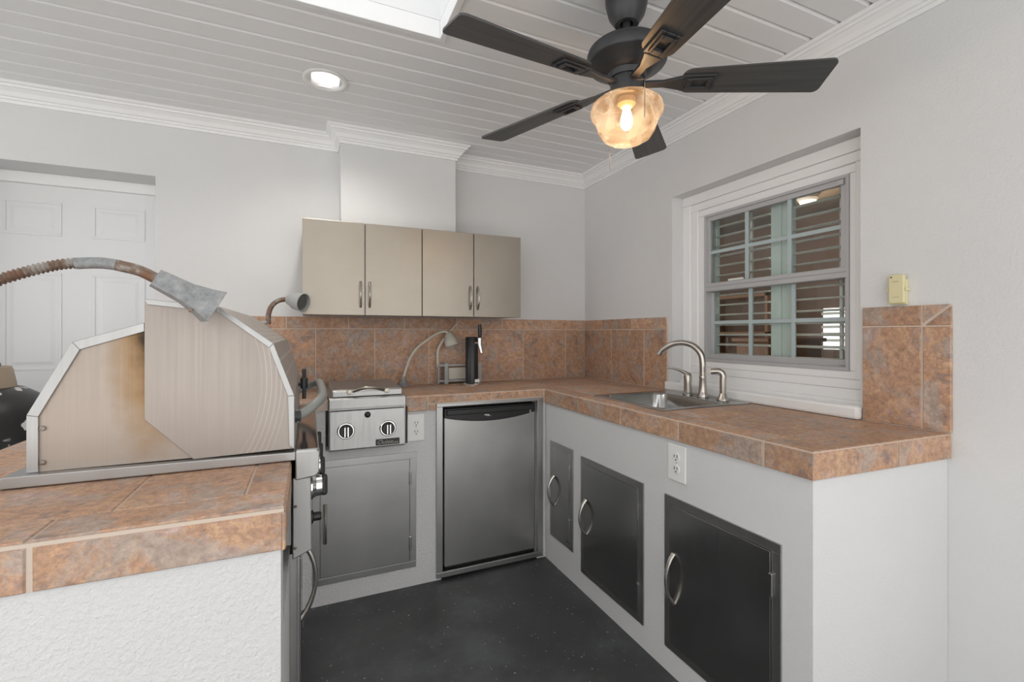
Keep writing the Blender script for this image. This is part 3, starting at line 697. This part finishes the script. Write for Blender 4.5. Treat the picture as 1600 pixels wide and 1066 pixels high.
text_mesh('lettering', 'Outer', .027, (-1.475, yf-.0042, .709), 'gold_letter', np_, .45)
text_mesh('lettering', 'luxe', .020, (-1.412, yf-.0042, .708), 'gold_letter', np_, .2)

# ------------------------------------------------------------------ outlets
def outlet(label, face, u, z, w=.082, h=.130):
    pl = YB if face == 'y' else XR
    t = thing('wall_outlet', label, 'outlet', (u, pl, z) if face == 'y' else (pl, u, z), 'white duplex wall outlets')
    def B(name, mat, par, a, b_, c, d, e, f, bev=0):
        if face == 'y': return bx(name, mat, par, u+a, u+b_, pl-c, pl-d, z+e, z+f, bev)
        return bx(name, mat, par, pl-c, pl-d, u+a, u+b_, z+e, z+f, bev)
    B('plate', 'outlet_white', t, -w/2, w/2, .0003, .007, -h/2, h/2, .003)
    for dz in (-.021, .021):
        bm = bm_new(); lathe(bm, [(.0165, 0), (.0165, .0025), (.0155, .003)], (u, pl-.0065, z+dz) if face == 'y' else (pl-.0065, u, z+dz), (0, -1, 0) if face == 'y' else (-1, 0, 0), 20)
        r = obj('receptacle', bm, 'outlet_white', t)
        for dx, e, f in ((-.0075, -.002, .009), (.0055, -.002, .008)): B('slot', 'slot_dark', r, dx, dx+.003, .0095, .0100, dz+e, dz+f)  # slot holes are flat boxes, their inner shade put in as dark colour
        B('slot', 'slot_dark', r, -.0025, .0025, .0095, .0100, dz-.0115, dz-.006)
    B('screw', 'grey_plastic', t, -.002, .002, .007, .0085, -.002, .002)
outlet('white duplex outlet between the side burner and the mini fridge', 'y', -1.286, .762)
outlet('white duplex outlet below the tile edge, above the access doors under the sink', 'x', -1.487, .762, .084, .128)

# ------------------------------------------------------------------ sink and taps
t = thing('kitchen_sink', 'stainless steel drop-in sink with a single rounded bowl', 'sink', (-.27, -1.1, HC))
sx0, sx1, sy0, sy1 = -.516, -.034, -1.345, -.862
def rrect(x0, x1, y0, y1, r, n=6):
    out = []
    for cx, cy, a0 in ((x1-r, y1-r, 0), (x0+r, y1-r, 90), (x0+r, y0+r, 180), (x1-r, y0+r, 270)):
        for i in range(n+1):
            a = math.radians(a0+90*i/n); out.append((cx+r*math.cos(a), cy+r*math.sin(a)))
    return out
bm = bm_new()
lv = [((sx0, sx1, sy0, sy1), .015, HC+.0005), ((sx0, sx1, sy0, sy1), .015, HC+.003), ((sx0+.006, sx1-.006, sy0+.006, sy1-.006), .015, HC+.006),
      ((sx0+.028, sx1-.100, sy0+.030, sy1-.030), .06, HC+.004), ((sx0+.036, sx1-.108, sy0+.038, sy1-.038), .06, HC-.006), ((sx0+.045, sx1-.116, sy0+.047, sy1-.047), .06, HC-.13), ((sx0+.075, sx1-.146, sy0+.077, sy1-.077), .05, HC-.155)]
rings = [[bm.verts.new((x, y_, z)) for x, y_ in rrect(*r, rad)] for r, rad, z in lv]
for A, B in zip(rings[:-1], rings[1:]):
    for i in range(len(A)): bm.faces.new((A[i], A[(i+1) % len(A)], B[(i+1) % len(A)], B[i]))
bm.faces.new(rings[-1])
obj('bowl', bm, 'steel_sink', t, smooth=True)
bm = bm_new(); lathe(bm, [(.04, 0), (.04, .003), (.03, .001), (0, .001)], (-.31, -1.10, HC-.154)); obj('drain', bm, 'chrome', t)
zd = HC+.0055; fx = -.085
t = thing('faucet', 'brushed nickel gooseneck faucet spout at the back of the sink', 'faucet', (fx, -1.127, zd))
bm = bm_new(); lathe(bm, [(.026, 0), (.026, .008), (.020, .018), (.018, .03), (.0155, .085), (.0165, .090), (.0145, .098)], (fx, -1.127, zd)); obj('base', bm, 'nickel', t, smooth=True)
bm = bm_new()
sp = smooth_pts([(fx, -1.127, zd+.09), (fx-.001, -1.127, zd+0.159), (fx-.006, -1.118, zd+0.202), (fx-.022, -1.088, zd+0.237), (fx-.045, -1.045, zd+0.250), (fx-.070, -1.002, zd+0.241), (fx-.092, -0.964, zd+0.214), (fx-.100, -0.950, zd+0.194)], 5)
tube(bm, sp, [.0145-.0015*i/(len(sp)-1) for i in range(len(sp))], 14); tube(bm, [sp[-3], sp[-1]+(sp[-1]-sp[-3])*.25], .0155, 14); obj('spout', bm, 'nickel', t, smooth=True)
t = thing('faucet_lever', 'brushed nickel lever handle mounted beside the gooseneck faucet', 'faucet handle', (fx, -1.035, zd))
bm = bm_new(); lathe(bm, [(.024, 0), (.024, .005), (.019, .010), (.018, .055), (.019, .085), (.0165, .098), (.008, .106), (0, .107)], (fx, -1.035, zd)); obj('body', bm, 'nickel', t, smooth=True)
bm = bm_new(); tube(bm, smooth_pts([(fx, -1.038, zd+.092), (fx-.01, -1.022, zd+.106), (fx-.03, -0.990, zd+.120), (fx-.055, -0.952, zd+.126)], 4), [.012, .0115, .011, .010, .009, .008, .007, .0065, .006, .0055, .005, .005, .005], 10); obj('lever', bm, 'nickel', t, smooth=True)
t = thing('sink_sprayer', 'brushed nickel pull-out side sprayer at the rear corner of the sink', 'sprayer', (fx, -1.240, zd))
bm = bm_new(); lathe(bm, [(.027, 0), (.026, .006), (.018, .016), (.0155, .028), (.012, .032)], (fx, -1.240, zd)); obj('holder', bm, 'nickel', t, smooth=True)
bm = bm_new(); tube(bm, smooth_pts([(fx, -1.240, zd+.03), (fx, -1.240, zd+.08), (fx, -1.240, zd+.110), (fx-.010, -1.228, zd+.126), (fx-.030, -1.202, zd+.124)], 5), .0138, 14); obj('head', bm, 'nickel', t, smooth=True)

# remote holder on the wall
t = thing('fan_remote', 'ivory remote control in a wall cradle above the short backsplash', 'remote', (-.01, -1.866, 1.31))
bx('cradle', 'ivory_plastic', t, -.014, -.0005, -1.889, -1.844, 1.3085, 1.39, .002)
r_ = bx('handset', 'ivory_plastic', t, -.026, -.0145, -1.889, -1.844, 1.312, 1.405, .004)
bx('cradle_clip', 'ivory_plastic', t, -.024, -.0005, -1.8935, -1.8895, 1.352, 1.362, .001); bx('cradle_clip', 'ivory_plastic', t, -.024, -.0005, -1.8435, -1.8395, 1.352, 1.362, .001)
bx('indicator', 'slot_dark', r_, -.0265, -.026, -1.856, -1.851, 1.395, 1.399)
for i in range(3): bx('button', 'tan_metal', r_, -.0268, -.026, -1.872+.006*i, -1.869+.006*i, 1.381, 1.384)
bx('maker_mark', 'tan_metal', r_, -.0263, -.026, -1.874, -1.856, 1.3315, 1.333)

# ------------------------------------------------------------------ large grill
t = thing('built_in_grill', 'large built-in stainless steel grill with heat-stained angular hood lid', 'grill', (-2.0, -1.14, .70))
yn, yf2 = -1.512, -.768
bm = bm_new(); box(bm, -2.27, -1.80, yn+.03, yf2-.03, .70, .915); obj('firebox', bm, 'steel', t)
bm = bm_new(); prism(bm, [(-2.302, .9165), (-2.302, .934), (-2.296, .940), (-1.79, .936), (-1.79, .9165)], 1, yn-.018, yf2+.018); obj('base_flange', bm, 'steel', t, .002)
# body (rear part under the lid)
bodyp = [(-2.268, .940), (-2.268, 1.054), (-2.199, 1.198), (-2.081, 1.238), (-1.96, 1.238), (-1.86, 1.15), (-1.82, .940)]
bm = bm_new(); prism(bm, bodyp, 1, yn+.004, yf2-.004); bd = obj('hood_body', bm, 'hood_body', t)
bm = bm_new()
rim = [(-2.268, .940), (-2.268, 1.054), (-2.199, 1.198), (-2.081, 1.238)]; rin = [(-2.2505, .940), (-2.2505, 1.050), (-2.187, 1.182), (-2.081, 1.219)]
for k in range(3): prism(bm, [rim[k], rim[k+1], rin[k+1], rin[k]], 1, yn-.001, yn+.0045)
obj('edge_strip', bm, 'steel', bd, .001)
for z in (.958, 1.026):
    bm = bm_new(); lathe(bm, [(.0055, 0), (.0045, .004), (0, .005)], (-2.245, yn+.004, z), (0, -1, 0), 12); obj('screw', bm, 'rusty', bd)
# lid
lidp = [(-2.080, 1.032), (-2.080, 1.288), (-1.945, 1.276), (-1.836, 1.192), (-1.792, 1.068), (-1.792, .942), (-1.993, .938)]
bm = bm_new(); prism(bm, lidp, 1, yn-.004, yf2+.004); lid = obj('lid', bm, 'hood_lid', t, .0015)
bm = bm_new()
lo = lidp[1:6]; cx, cz = -1.95, 1.06
def inset(p, d=.011):
    v = Vector((cx-p[0], cz-p[1])).normalized()*d*1.25; return (p[0]+v.x, p[1]+v.y)
for k in range(4):
    a, b_ = lo[k], lo[k+1]; prism(bm, [a, b_, inset(b_), inset(a)], 1, yn-.009, yn-.0035)
obj('lid_rim', bm, 'steel', lid, .001)
# front shelf / bull nose
bm = bm_new(); prism(bm, [(-1.79, .9365), (-1.742, .9365), (-1.737, .930), (-1.738, .882), (-1.745, .874), (-1.79, .868)], 1, yn-.016, yf2+.016); obj('front_rail', bm, 'steel', t, .003)
bm = bm_new(); box(bm, -1.788, -1.741, yn-.004, yf2+.004, .9365, .9385); obj('front_shelf', bm, 'mirror_steel', t)
bm = bm_new(); prism(bm, [(-1.797, .868), (-1.756, .868), (-1.754, .690), (-1.797, .672)], 1, yn+.006, yf2-.006); cp = obj('control_panel', bm, 'steel', t, .003)
for z in (.70, .80):
    bm = bm_new(); lathe(bm, [(.004, 0), (.003, .003), (0, .004)], (-1.790, yn+.006, z), (0, -1, 0), 10); obj('screw', bm, 'rusty', cp)
for i, y_ in enumerate((-1.43, -1.24, -1.05, -.86)):
    bm = bm_new(); lathe(bm, [(.034, 0), (.034, .004), (.030, .008), (.028, .012), (.0265, .013)], (-1.7555, y_, .822), (1, 0, 0), 28); kb = obj('knob_bezel', bm, 'chrome', t, smooth=True)
    bm = bm_new(); lathe(bm, [(.027, .010), (.026, .026), (.022, .029), (0, .029)], (-1.7555, y_, .822), (1, 0, 0), 28); obj('knob', bm, 'chrome', kb, smooth=True)
    bm = bm_new(); box(bm, -1.732, -1.716, y_-.012, y_+.012, .796, .848); obj('knob_grip', bm, 'black_plastic', kb, .006)
bm = bm_new(); lathe(bm, [(.016, 0), (.016, .004), (.011, .006), (.011, .020), (.009, .024), (0, .024)], (-1.7545, -1.43, .742), (1, 0, 0), 20); obj('igniter_button', bm, 'black_plastic', t, smooth=True)
# lid handle: long tube bent back to the lid at both ends
bm = bm_new()
hz = 1.035
hp = smooth_pts([(-1.793, -1.43, hz-.03), (-1.772, -1.425, hz-.024), (-1.745, -1.405, hz-.006), (-1.728, -1.36, hz+.004), (-1.724, -1.28, hz+.008), (-1.724, -1.0, hz+.008), (-1.728, -.92, hz+.004), (-1.745, -.875, hz-.006), (-1.772, -.855, hz-.024), (-1.793, -.85, hz-.03)], 5)
tube(bm, hp, .0125, 14); obj('lid_handle', bm, 'grey_tube', lid, smooth=True)
bm = bm_new(); lathe(bm, [(.018, 0), (.018, .012), (.0135, .014)], (-1.793, -1.43, hz-.03), (1, .1, 0), 18); obj('handle_collar', bm, 'fan_black', lid)
bm = bm_new(); tube(bm, [(-1.774, -1.02, .995), (-1.774, -1.02, 1.095)], .006, 10); tube(bm, [(-1.774, -1.02, 1.03), (-1.774, -1.02, 1.065)], .012, 10); tube(bm, [(-1.80, -1.02, 1.045), (-1.774, -1.02, 1.045)], .006, 8); obj('thermometer_stem', bm, 'fan_black', lid)

# ------------------------------------------------------------------ gooseneck lamps
t = thing('grill_lamp', 'big corrugated gooseneck lamp with square grey hood bending over the grill', 'lamp', (-2.40, -1.66, HC))
bm = bm_new(); lathe(bm, [(.05, .0008), (.05, .012), (.03, .022), (.016, .03)], (-2.41, -1.64, HC)); obj('base', bm, 'galvanised', t, smooth=True)
pl_ = smooth_pts([(-2.41, -1.64, .94), (-2.425, -1.64, 1.05), (-2.40, -1.635, 1.17), (-2.33, -1.63, 1.262), (-2.258, -1.625, 1.308), (-2.185, -1.62, 1.339), (-2.13, -1.62, 1.347), (-2.091, -1.62, 1.345)], 14)
# resample densely for the ribs
pts = []; rad = []
dist = 0
for i in range(len(pl_)-1):
    seg_ = (pl_[i+1]-pl_[i]); n_ = max(1, int(seg_.length/.0012))
    for k in range(n_):
        pts.append(pl_[i]+seg_*k/n_); dist += seg_.length/n_; rad.append(.0090+.0015*math.sin(2*PI*dist/.0068))
bm = bm_new(); tube(bm, pts, rad, 12); obj('gooseneck', bm, 'rusty', t, smooth=True)
bm = bm_new(); tube(bm, smooth_pts([(-2.155, -1.62, 1.3445), (-2.12, -1.62, 1.3475), (-2.09, -1.62, 1.3445)], 5), .0106, 14); obj('sleeve', bm, 'galvanised', t, smooth=True)
bm = bm_new(); tube(bm, smooth_pts([(-2.095, -1.62, 1.345), (-2.06, -1.62, 1.336), (-2.028, -1.62, 1.319)], 5), .0108, 14); obj('collar', bm, 'rusty', t, smooth=True)
bm = bm_new()
A0 = Vector((-2.036, -1.62, 1.3235)); ax = Vector((.86, .26, -.50)).normalized(); sd = Vector((-.26, .86, 0)).normalized(); up = ax.cross(sd).normalized()
sec = [(0, .0165, .026), (.068, .0205, .034), (.112, .0345, .046)]
R3 = [[bm.verts.new(A0+ax*s+up*a*h+sd*b_*w) for a, b_ in ((1, -1), (1, 1), (-1, 1), (-1, -1))] for s, h, w in sec]
Ri = [bm.verts.new(A0+ax*.02+up*a*.012+sd*b_*.02) for a, b_ in ((1, -1), (1, 1), (-1, 1), (-1, -1))]; Ro = [bm.verts.new(A0+ax*.112+up*a*.0325+sd*b_*.044) for a, b_ in ((1, -1), (1, 1), (-1, 1), (-1, -1))]
for A, B in ((R3[0], R3[1]), (R3[1], R3[2]), (R3[2], Ro), (Ro, Ri)):
    for k in range(4): bm.faces.new((A[k], A[(k+1) % 4], B[(k+1) % 4], B[k]))
bm.faces.new(R3[0]); bm.faces.new(Ri); hd = obj('lamp_hood', bm, 'galvanised', t, .001)
bm = bm_new(); p_ = A0+ax*.078-up*.0285-sd*.036; lathe(bm, [(.0045, 0), (.004, .004), (0, .005)], p_, (0, -1, -.3), 10); obj('screw', bm, 'rusty', hd)

def cone_head(bm, p, d, k=1):
    lathe(bm, [(.0, -.005), (.012*k, 0), (.020*k, .008*k), (.027*k, .030*k), (.031*k, .034*k), (.034*k, .070*k), (.031*k, .070*k), (.029*k, .055*k), (0, .055*k)], p, d, 22)
t = thing('gooseneck_lamp', 'small rusty gooseneck lamp with grey spot head rising behind the grill hood', 'lamp', (-2.02, -.30, HC))
bm = bm_new(); lathe(bm, [(.04, .0008), (.038, .014), (.014, .024)], (-2.02, -.30, HC)); obj('base', bm, 'grey_plastic', t, smooth=True)
bm = bm_new(); tube(bm, smooth_pts([(-2.02, -.30, .935), (-2.02, -.30, 1.15), (-2.012, -.30, 1.225), (-1.983, -.30, 1.252), (-1.955, -.30, 1.262), (-1.934, -.30, 1.268)], 5), .0095, 12); obj('lower_neck', bm, 'grey_plastic', t, smooth=True)
bm = bm_new(); tube(bm, smooth_pts([(-1.930, -.30, 1.257), (-1.930, -.30, 1.300), (-1.918, -.30, 1.340), (-1.890, -.30, 1.368), (-1.845, -.30, 1.378)], 6), .011, 12); obj('gooseneck', bm, 'rusty', t, smooth=True)
bm = bm_new(); cone_head(bm, Vector((-1.850, -.30, 1.379)), Vector((.76, -.60, -.22)), 1.30); h = obj('lamp_head', bm, 'grey_plastic', t, smooth=True)
bm = bm_new(); dd = Vector((.76, -.60, -.22)).normalized(); lathe(bm, [(.036, 0), (.034, .003), (0, .004)], Vector((-1.850, -.30, 1.379))+dd*.078, dd, 22); obj('lens', bm, 'dark_glass', h, smooth=True)
t = thing('gooseneck_lamp', 'small gooseneck lamp with pale cone head standing right of the side burner', 'lamp', (-1.262, -.075, HC))
bm = bm_new(); lathe(bm, [(.034, .0008), (.034, .012), (.020, .020), (.012, .040), (.009, .055)], (-1.262, -.075, HC)); obj('base', bm, 'galvanised', t, smooth=True)
bm = bm_new(); tube(bm, smooth_pts([(-1.262, -.075, .965), (-1.248, -.075, 1.015), (-1.222, -.075, 1.080), (-1.180, -.075, 1.135), (-1.115, -.075, 1.185), (-1.060, -.075, 1.218), (-1.022, -.075, 1.226), (-.998, -.078, 1.216)], 6), .0075, 12); obj('gooseneck', bm, 'pale_plastic', t, smooth=True)
dd = Vector((.18, -.25, -.95)).normalized(); p_ = Vector((-1.000, -.079, 1.218))
bm = bm_new(); cone_head(bm, p_, dd, 1.18); h = obj('lamp_head', bm, 'pale_plastic', t, smooth=True)
bm = bm_new(); lathe(bm, [(.0335, 0), (.031, .003), (0, .004)], p_+dd*.068, dd, 22); obj('lens', bm, 'green_glass', h, smooth=True)
# grey metal rack with bent rod
t = thing('spit_motor', 'grey boxy spit motor bracket with a bent rod beside the beer tower', 'motor', (-.94, -.05, HC))
for x in (-1.060, -1.022, -.812): bx('end_plate', 'grey_plastic', t, x, x+.022 if x != -1.060 else x+.006, -.075, -.025, HC+.001, HC+(.125 if x != -1.060 else .115), .002)
for z in (HC+.012, HC+.105): bx('tie_bar', 'grey_plastic', t, -1.058, -.80, -.070, -.060, z, z+.012, .001)
bx('motor_box', 'pale_plastic', t, -.997, -.815, -.068, -.030, HC+.026, HC+.095, .003)
bm = bm_new(); tube(bm, smooth_pts([(-1.058, -.055, HC+.10), (-1.060, -.055, HC+.17), (-1.058, -.055, HC+.200), (-1.045, -.054, HC+.230), (-1.020, -.052, HC+.268)], 4), .0085, 10); obj('bent_tube', bm, 'pale_plastic', t, smooth=True)
bm = bm_new(); tube(bm, [(-1.028, -.0525, HC+.258), (-.918, -.050, HC+.385)], .0042, 8); obj('rod', bm, 'pale_plastic', t)
bm = bm_new(); tube(bm, [(-1.885, -.0165, 1.116), (-1.796, -.0185, .997), (-1.735, -.0205, .9185)], .003, 8); tag(obj('skewer', bm, 'pale_plastic'), 'thin pale skewer leaning on the backsplash behind the grill', 'skewer')
# beer tower
bx_, by_ = -.885, -.165
t = thing('beer_tower', 'black cylindrical beer tower with chrome tap and black handle', 'beer tower', (bx_, by_, HC))
bm = bm_new(); lathe(bm, [(.052, .0008), (.052, .006), (.045, .010), (.040, .012)], (bx_, by_, HC)); obj('flange', bm, 'chrome', t, smooth=True)
bm = bm_new(); lathe(bm, [(.037, .010), (.037, .275), (.034, .279), (0, .280)], (bx_, by_, HC)); obj('column', bm, 'black_plastic', t, smooth=True)
bx('label_plate', 'outlet_white', t, bx_+.006, bx_+.034, by_-.0385, by_-.024, HC+.016, HC+.034, .002)
d2 = Vector((.45, -.89, 0))
a = Vector((bx_, by_, HC+.245))+d2*.034
bm = bm_new(); tube(bm, [a, a+d2*.03], .013, 14); tube(bm, [a+d2*.030+Vector((0, 0, .028)), a+d2*.030+Vector((0, 0, -.012))], .013, 14); tube(bm, [a+d2*.030+Vector((0, 0, -.01)), a+d2*.044+Vector((0, 0, -.058))], [.011, .008], 14); obj('tap', bm, 'chrome', t, smooth=True)
bm = bm_new(); p_ = a+d2*.030; tube(bm, [p_+Vector((0, 0, .025)), p_+Vector((0, 0, .04)), p_+Vector((0, 0, .075)), p_+Vector((0, 0, .108))], [.007, .011, .012, .009], 14); obj('tap_handle', bm, 'black_plastic', t, smooth=True)

# black tank behind the grill counter
tx, ty = -2.905, -.42
t = thing('gas_tank', 'black domed tank with chipped paint and tan collar beyond the grill counter', 'tank', (tx, ty, 0))
bm = bm_new(); lathe(bm, [(.20, .001), (.24, .02), (.255, .08), (.255, .80), (.250, .88), (.236, .94), (.205, .985), (.165, 1.012), (.12, 1.024), (.0, 1.026)], (tx, ty, 0), seg=48); obj('body', bm, 'tank_paint', t, smooth=True)
bm = bm_new(); lathe(bm, [(.147, 1.010), (.145, 1.03), (.136, 1.082), (.132, 1.092), (.0, 1.094)], (tx, ty, 0), seg=36); obj('collar', bm, 'tan_metal', t, smooth=True)
bm = bm_new(); lathe(bm, [(.095, 1.09), (.095, 1.104), (.088, 1.110), (0, 1.110)], (tx+.01, ty, 0)); obj('cap', bm, 'black_plastic', t)

# ------------------------------------------------------------------ ceiling can light
CAN_ME = {}
def can_light(x, y_, label):
    t = thing('recessed_light', label, 'ceiling light', (x, y_, ZC))
    o_ = (0, 0, 0)
    if not CAN_ME:
        bm = bm_new(); lathe(bm, [(.090, -.0012), (.090, -.004), (.083, -.007), (.074, -.006), (.062, .004), (.052, .016), (.052, .05), (.055, .05), (.056, .012), (.078, -.0012)], o_, seg=40, cap=False)
        a = obj('trim_ring', bm, 'white_trim', t, smooth=True); bm = bm_new(); lathe(bm, [(.0515, .018), (.0, .016)], o_, seg=32, cap=False); b_ = obj('lamp_disc', bm, 'can_glow', t)
        CAN_ME['r'] = a; CAN_ME['d'] = b_; a.matrix_parent_inverse = b_.matrix_parent_inverse = Matrix()
    else:
        for q in ('r', 'd'):
            c = CAN_ME[q].copy(); COL.objects.link(c); c.parent = t
    ld_ = bpy.data.lights.new('recessed_glow', 'SPOT'); ld_.energy = 8; ld_.spot_size = math.radians(150); ld_.spot_blend = .9; ld_.shadow_soft_size = .05; ld_.color = (1, .96, .90)
    lo_ = bpy.data.objects.new('recessed_glow', ld_); COL.objects.link(lo_); lo_.location = (x, y_, ZC-.012)
for x, y_, lb_ in CANS: can_light(x, y_, lb_)

# ------------------------------------------------------------------ ceiling fan
FX, FY, ZB = -.854, -1.556, 1.99
t = thing('ceiling_fan', 'black five-blade ceiling fan with amber glass light shade', 'ceiling fan', (FX, FY, ZC))
o_ = (FX, FY, 0)
bm = bm_new(); lathe(bm, [(.066, ZC-.0005), (.066, ZC-.02), (.064, ZC-.055), (.055, ZC-.09), (.040, ZC-.112), (.036, ZC-.118), (.020, ZC-.116), (.018, ZC-.10)], o_, seg=36); obj('canopy', bm, 'fan_black', t, smooth=True)
bm = bm_new(); lathe(bm, [(.0125, ZC-.10), (.0125, 2.10)], o_, seg=16); obj('downrod', bm, 'fan_black', t, smooth=True)
bm = bm_new(); lathe(bm, [(.02, 2.1082), (.085, 2.1065), (.110, 2.0998), (.118, 2.0922), (.118, 2.0863), (.122, 2.0830), (.122, 2.0578), (.117, 2.0510), (.098, 2.0443), (.094, 2.0376), (.080, 2.0309), (.076, 2.0258), (.060, 2.0208), (.056, 2.0048), (.0, 2.0040)], o_, seg=48); obj('motor_housing', bm, 'fan_black', t, smooth=True)
bm = bm_new(); lathe(bm, [(.050, 2.006), (.050, 1.958), (.047, 1.950), (.040, 1.948)], o_, seg=32); obj('light_fitter', bm, 'fan_black', t, smooth=True)
bm = bm_new(); lathe(bm, [(.040, 1.952), (.054, 1.946), (.090, 1.938), (.108, 1.922), (.112, 1.904), (.107, 1.890), (.097, 1.880), (.093, 1.866), (.086, 1.845), (.072, 1.824), (.050, 1.811), (.025, 1.805), (0, 1.804)], o_, seg=40, cap=False); sh = obj('glass_shade', bm, 'amber_glass', t, smooth=True)
bm = bm_new(); lathe(bm, [(.0, 1.955), (.026, 1.950), (.028, 1.930), (.018, 1.920)], o_, seg=16); obj('bulb_socket', bm, 'tan_metal', t, smooth=True)
bm = bm_new(); lathe(bm, [(.0, 1.922), (.010, 1.918), (.014, 1.900), (.019, 1.880), (.017, 1.862), (.010, 1.852), (0, 1.849)], o_, seg=20); obj('bulb', bm, 'bulb_glow', t, smooth=True)
bm = bm_new(); tube(bm, [(FX-.012, FY-.050, 1.985), (FX-.016, FY-.075, 1.965), (FX-.026, FY-.116, 1.945), (FX-.026, FY-.116, 1.835)], .0011, 6); obj('pull_chain', bm, 'rusty', t)
bm = bm_new(); tube(bm, [(FX+.012, FY+.050, 1.985), (FX+.02, FY+.116, 1.945), (FX+.02, FY+.116, 1.765)], .0009, 6); obj('pull_chain', bm, 'rusty', t)
# blade and blade iron, shared by five copies
RB = .590
bm = bm_new(); hw0, hw1 = .048, .066; n = 6
up_ = []
xa, xb = .165, RB
def corner(cx, cy, r, a0): return [(cx+r*math.cos(math.radians(a0+90*i/n)), cy+r*math.sin(math.radians(a0+90*i/n))) for i in range(n+1)]
outl = corner(xb-.018, hw1-.018, .018, 0) + corner(xa+.03, hw0-.03, .03, 90) + corner(xa+.03, -hw0+.03, .03, 180) + corner(xb-.018, -hw1+.018, .018, 270)
prism(bm, outl, 2, -.003, .003); bmesh.ops.recalc_face_normals(bm, faces=bm.faces)
me_b = bpy.data.meshes.new('blade'); bm.to_mesh(me_b); bm.free(); me_b.materials.append(MAT['blade_wood'])
bm = bm_new()
# pad with a rectangular opening
for r in sub_rect((.165, .262, -.032, .032), [(.195, .238, -.014, .014)]): box(bm, r[0], r[1], r[2], r[3], -.010, -.003)
for r in sub_rect((.178, .252, -.023, .023), [(.195, .238, -.014, .014)]): box(bm, r[0], r[1], r[2], r[3], -.015, -.010)
prism(bm, [(.05, .012), (.11, .012), (.168, .028), (.168, -.028), (.11, -.012), (.05, -.012)], 2, -.012, -.002)
bmesh.ops.recalc_face_normals(bm, faces=bm.faces)
me_i = bpy.data.meshes.new('blade_iron'); bm.to_mesh(me_i); bm.free(); me_i.materials.append(MAT['fan_black'])
for k in range(5):
    a = math.radians(-29.8+72*k)
    M = Matrix.Translation((0, 0, ZB-ZC+.006)) @ Matrix.Rotation(a, 4, 'Z') @ Matrix.Rotation(math.radians(1.0), 4, 'Y') @ Matrix.Rotation(math.radians(-12), 4, 'X')
    ob = bpy.data.objects.new('blade', me_b); COL.objects.link(ob); ob.parent = t; ob.matrix_basis = M
    oi_ = bpy.data.objects.new('blade_iron', me_i); COL.objects.link(oi_); oi_.parent = ob
    md = oi_.modifiers.new('bevel', 'BEVEL'); md.width = .002; md.segments = 2
lb = bpy.data.lights.new('fan_bulb', 'POINT'); lb.energy = .9; lb.color = (1, .70, .40); lb.shadow_soft_size = .03
lo_ = bpy.data.objects.new('fan_bulb', lb); COL.objects.link(lo_); lo_.location = (FX, FY, 1.880)
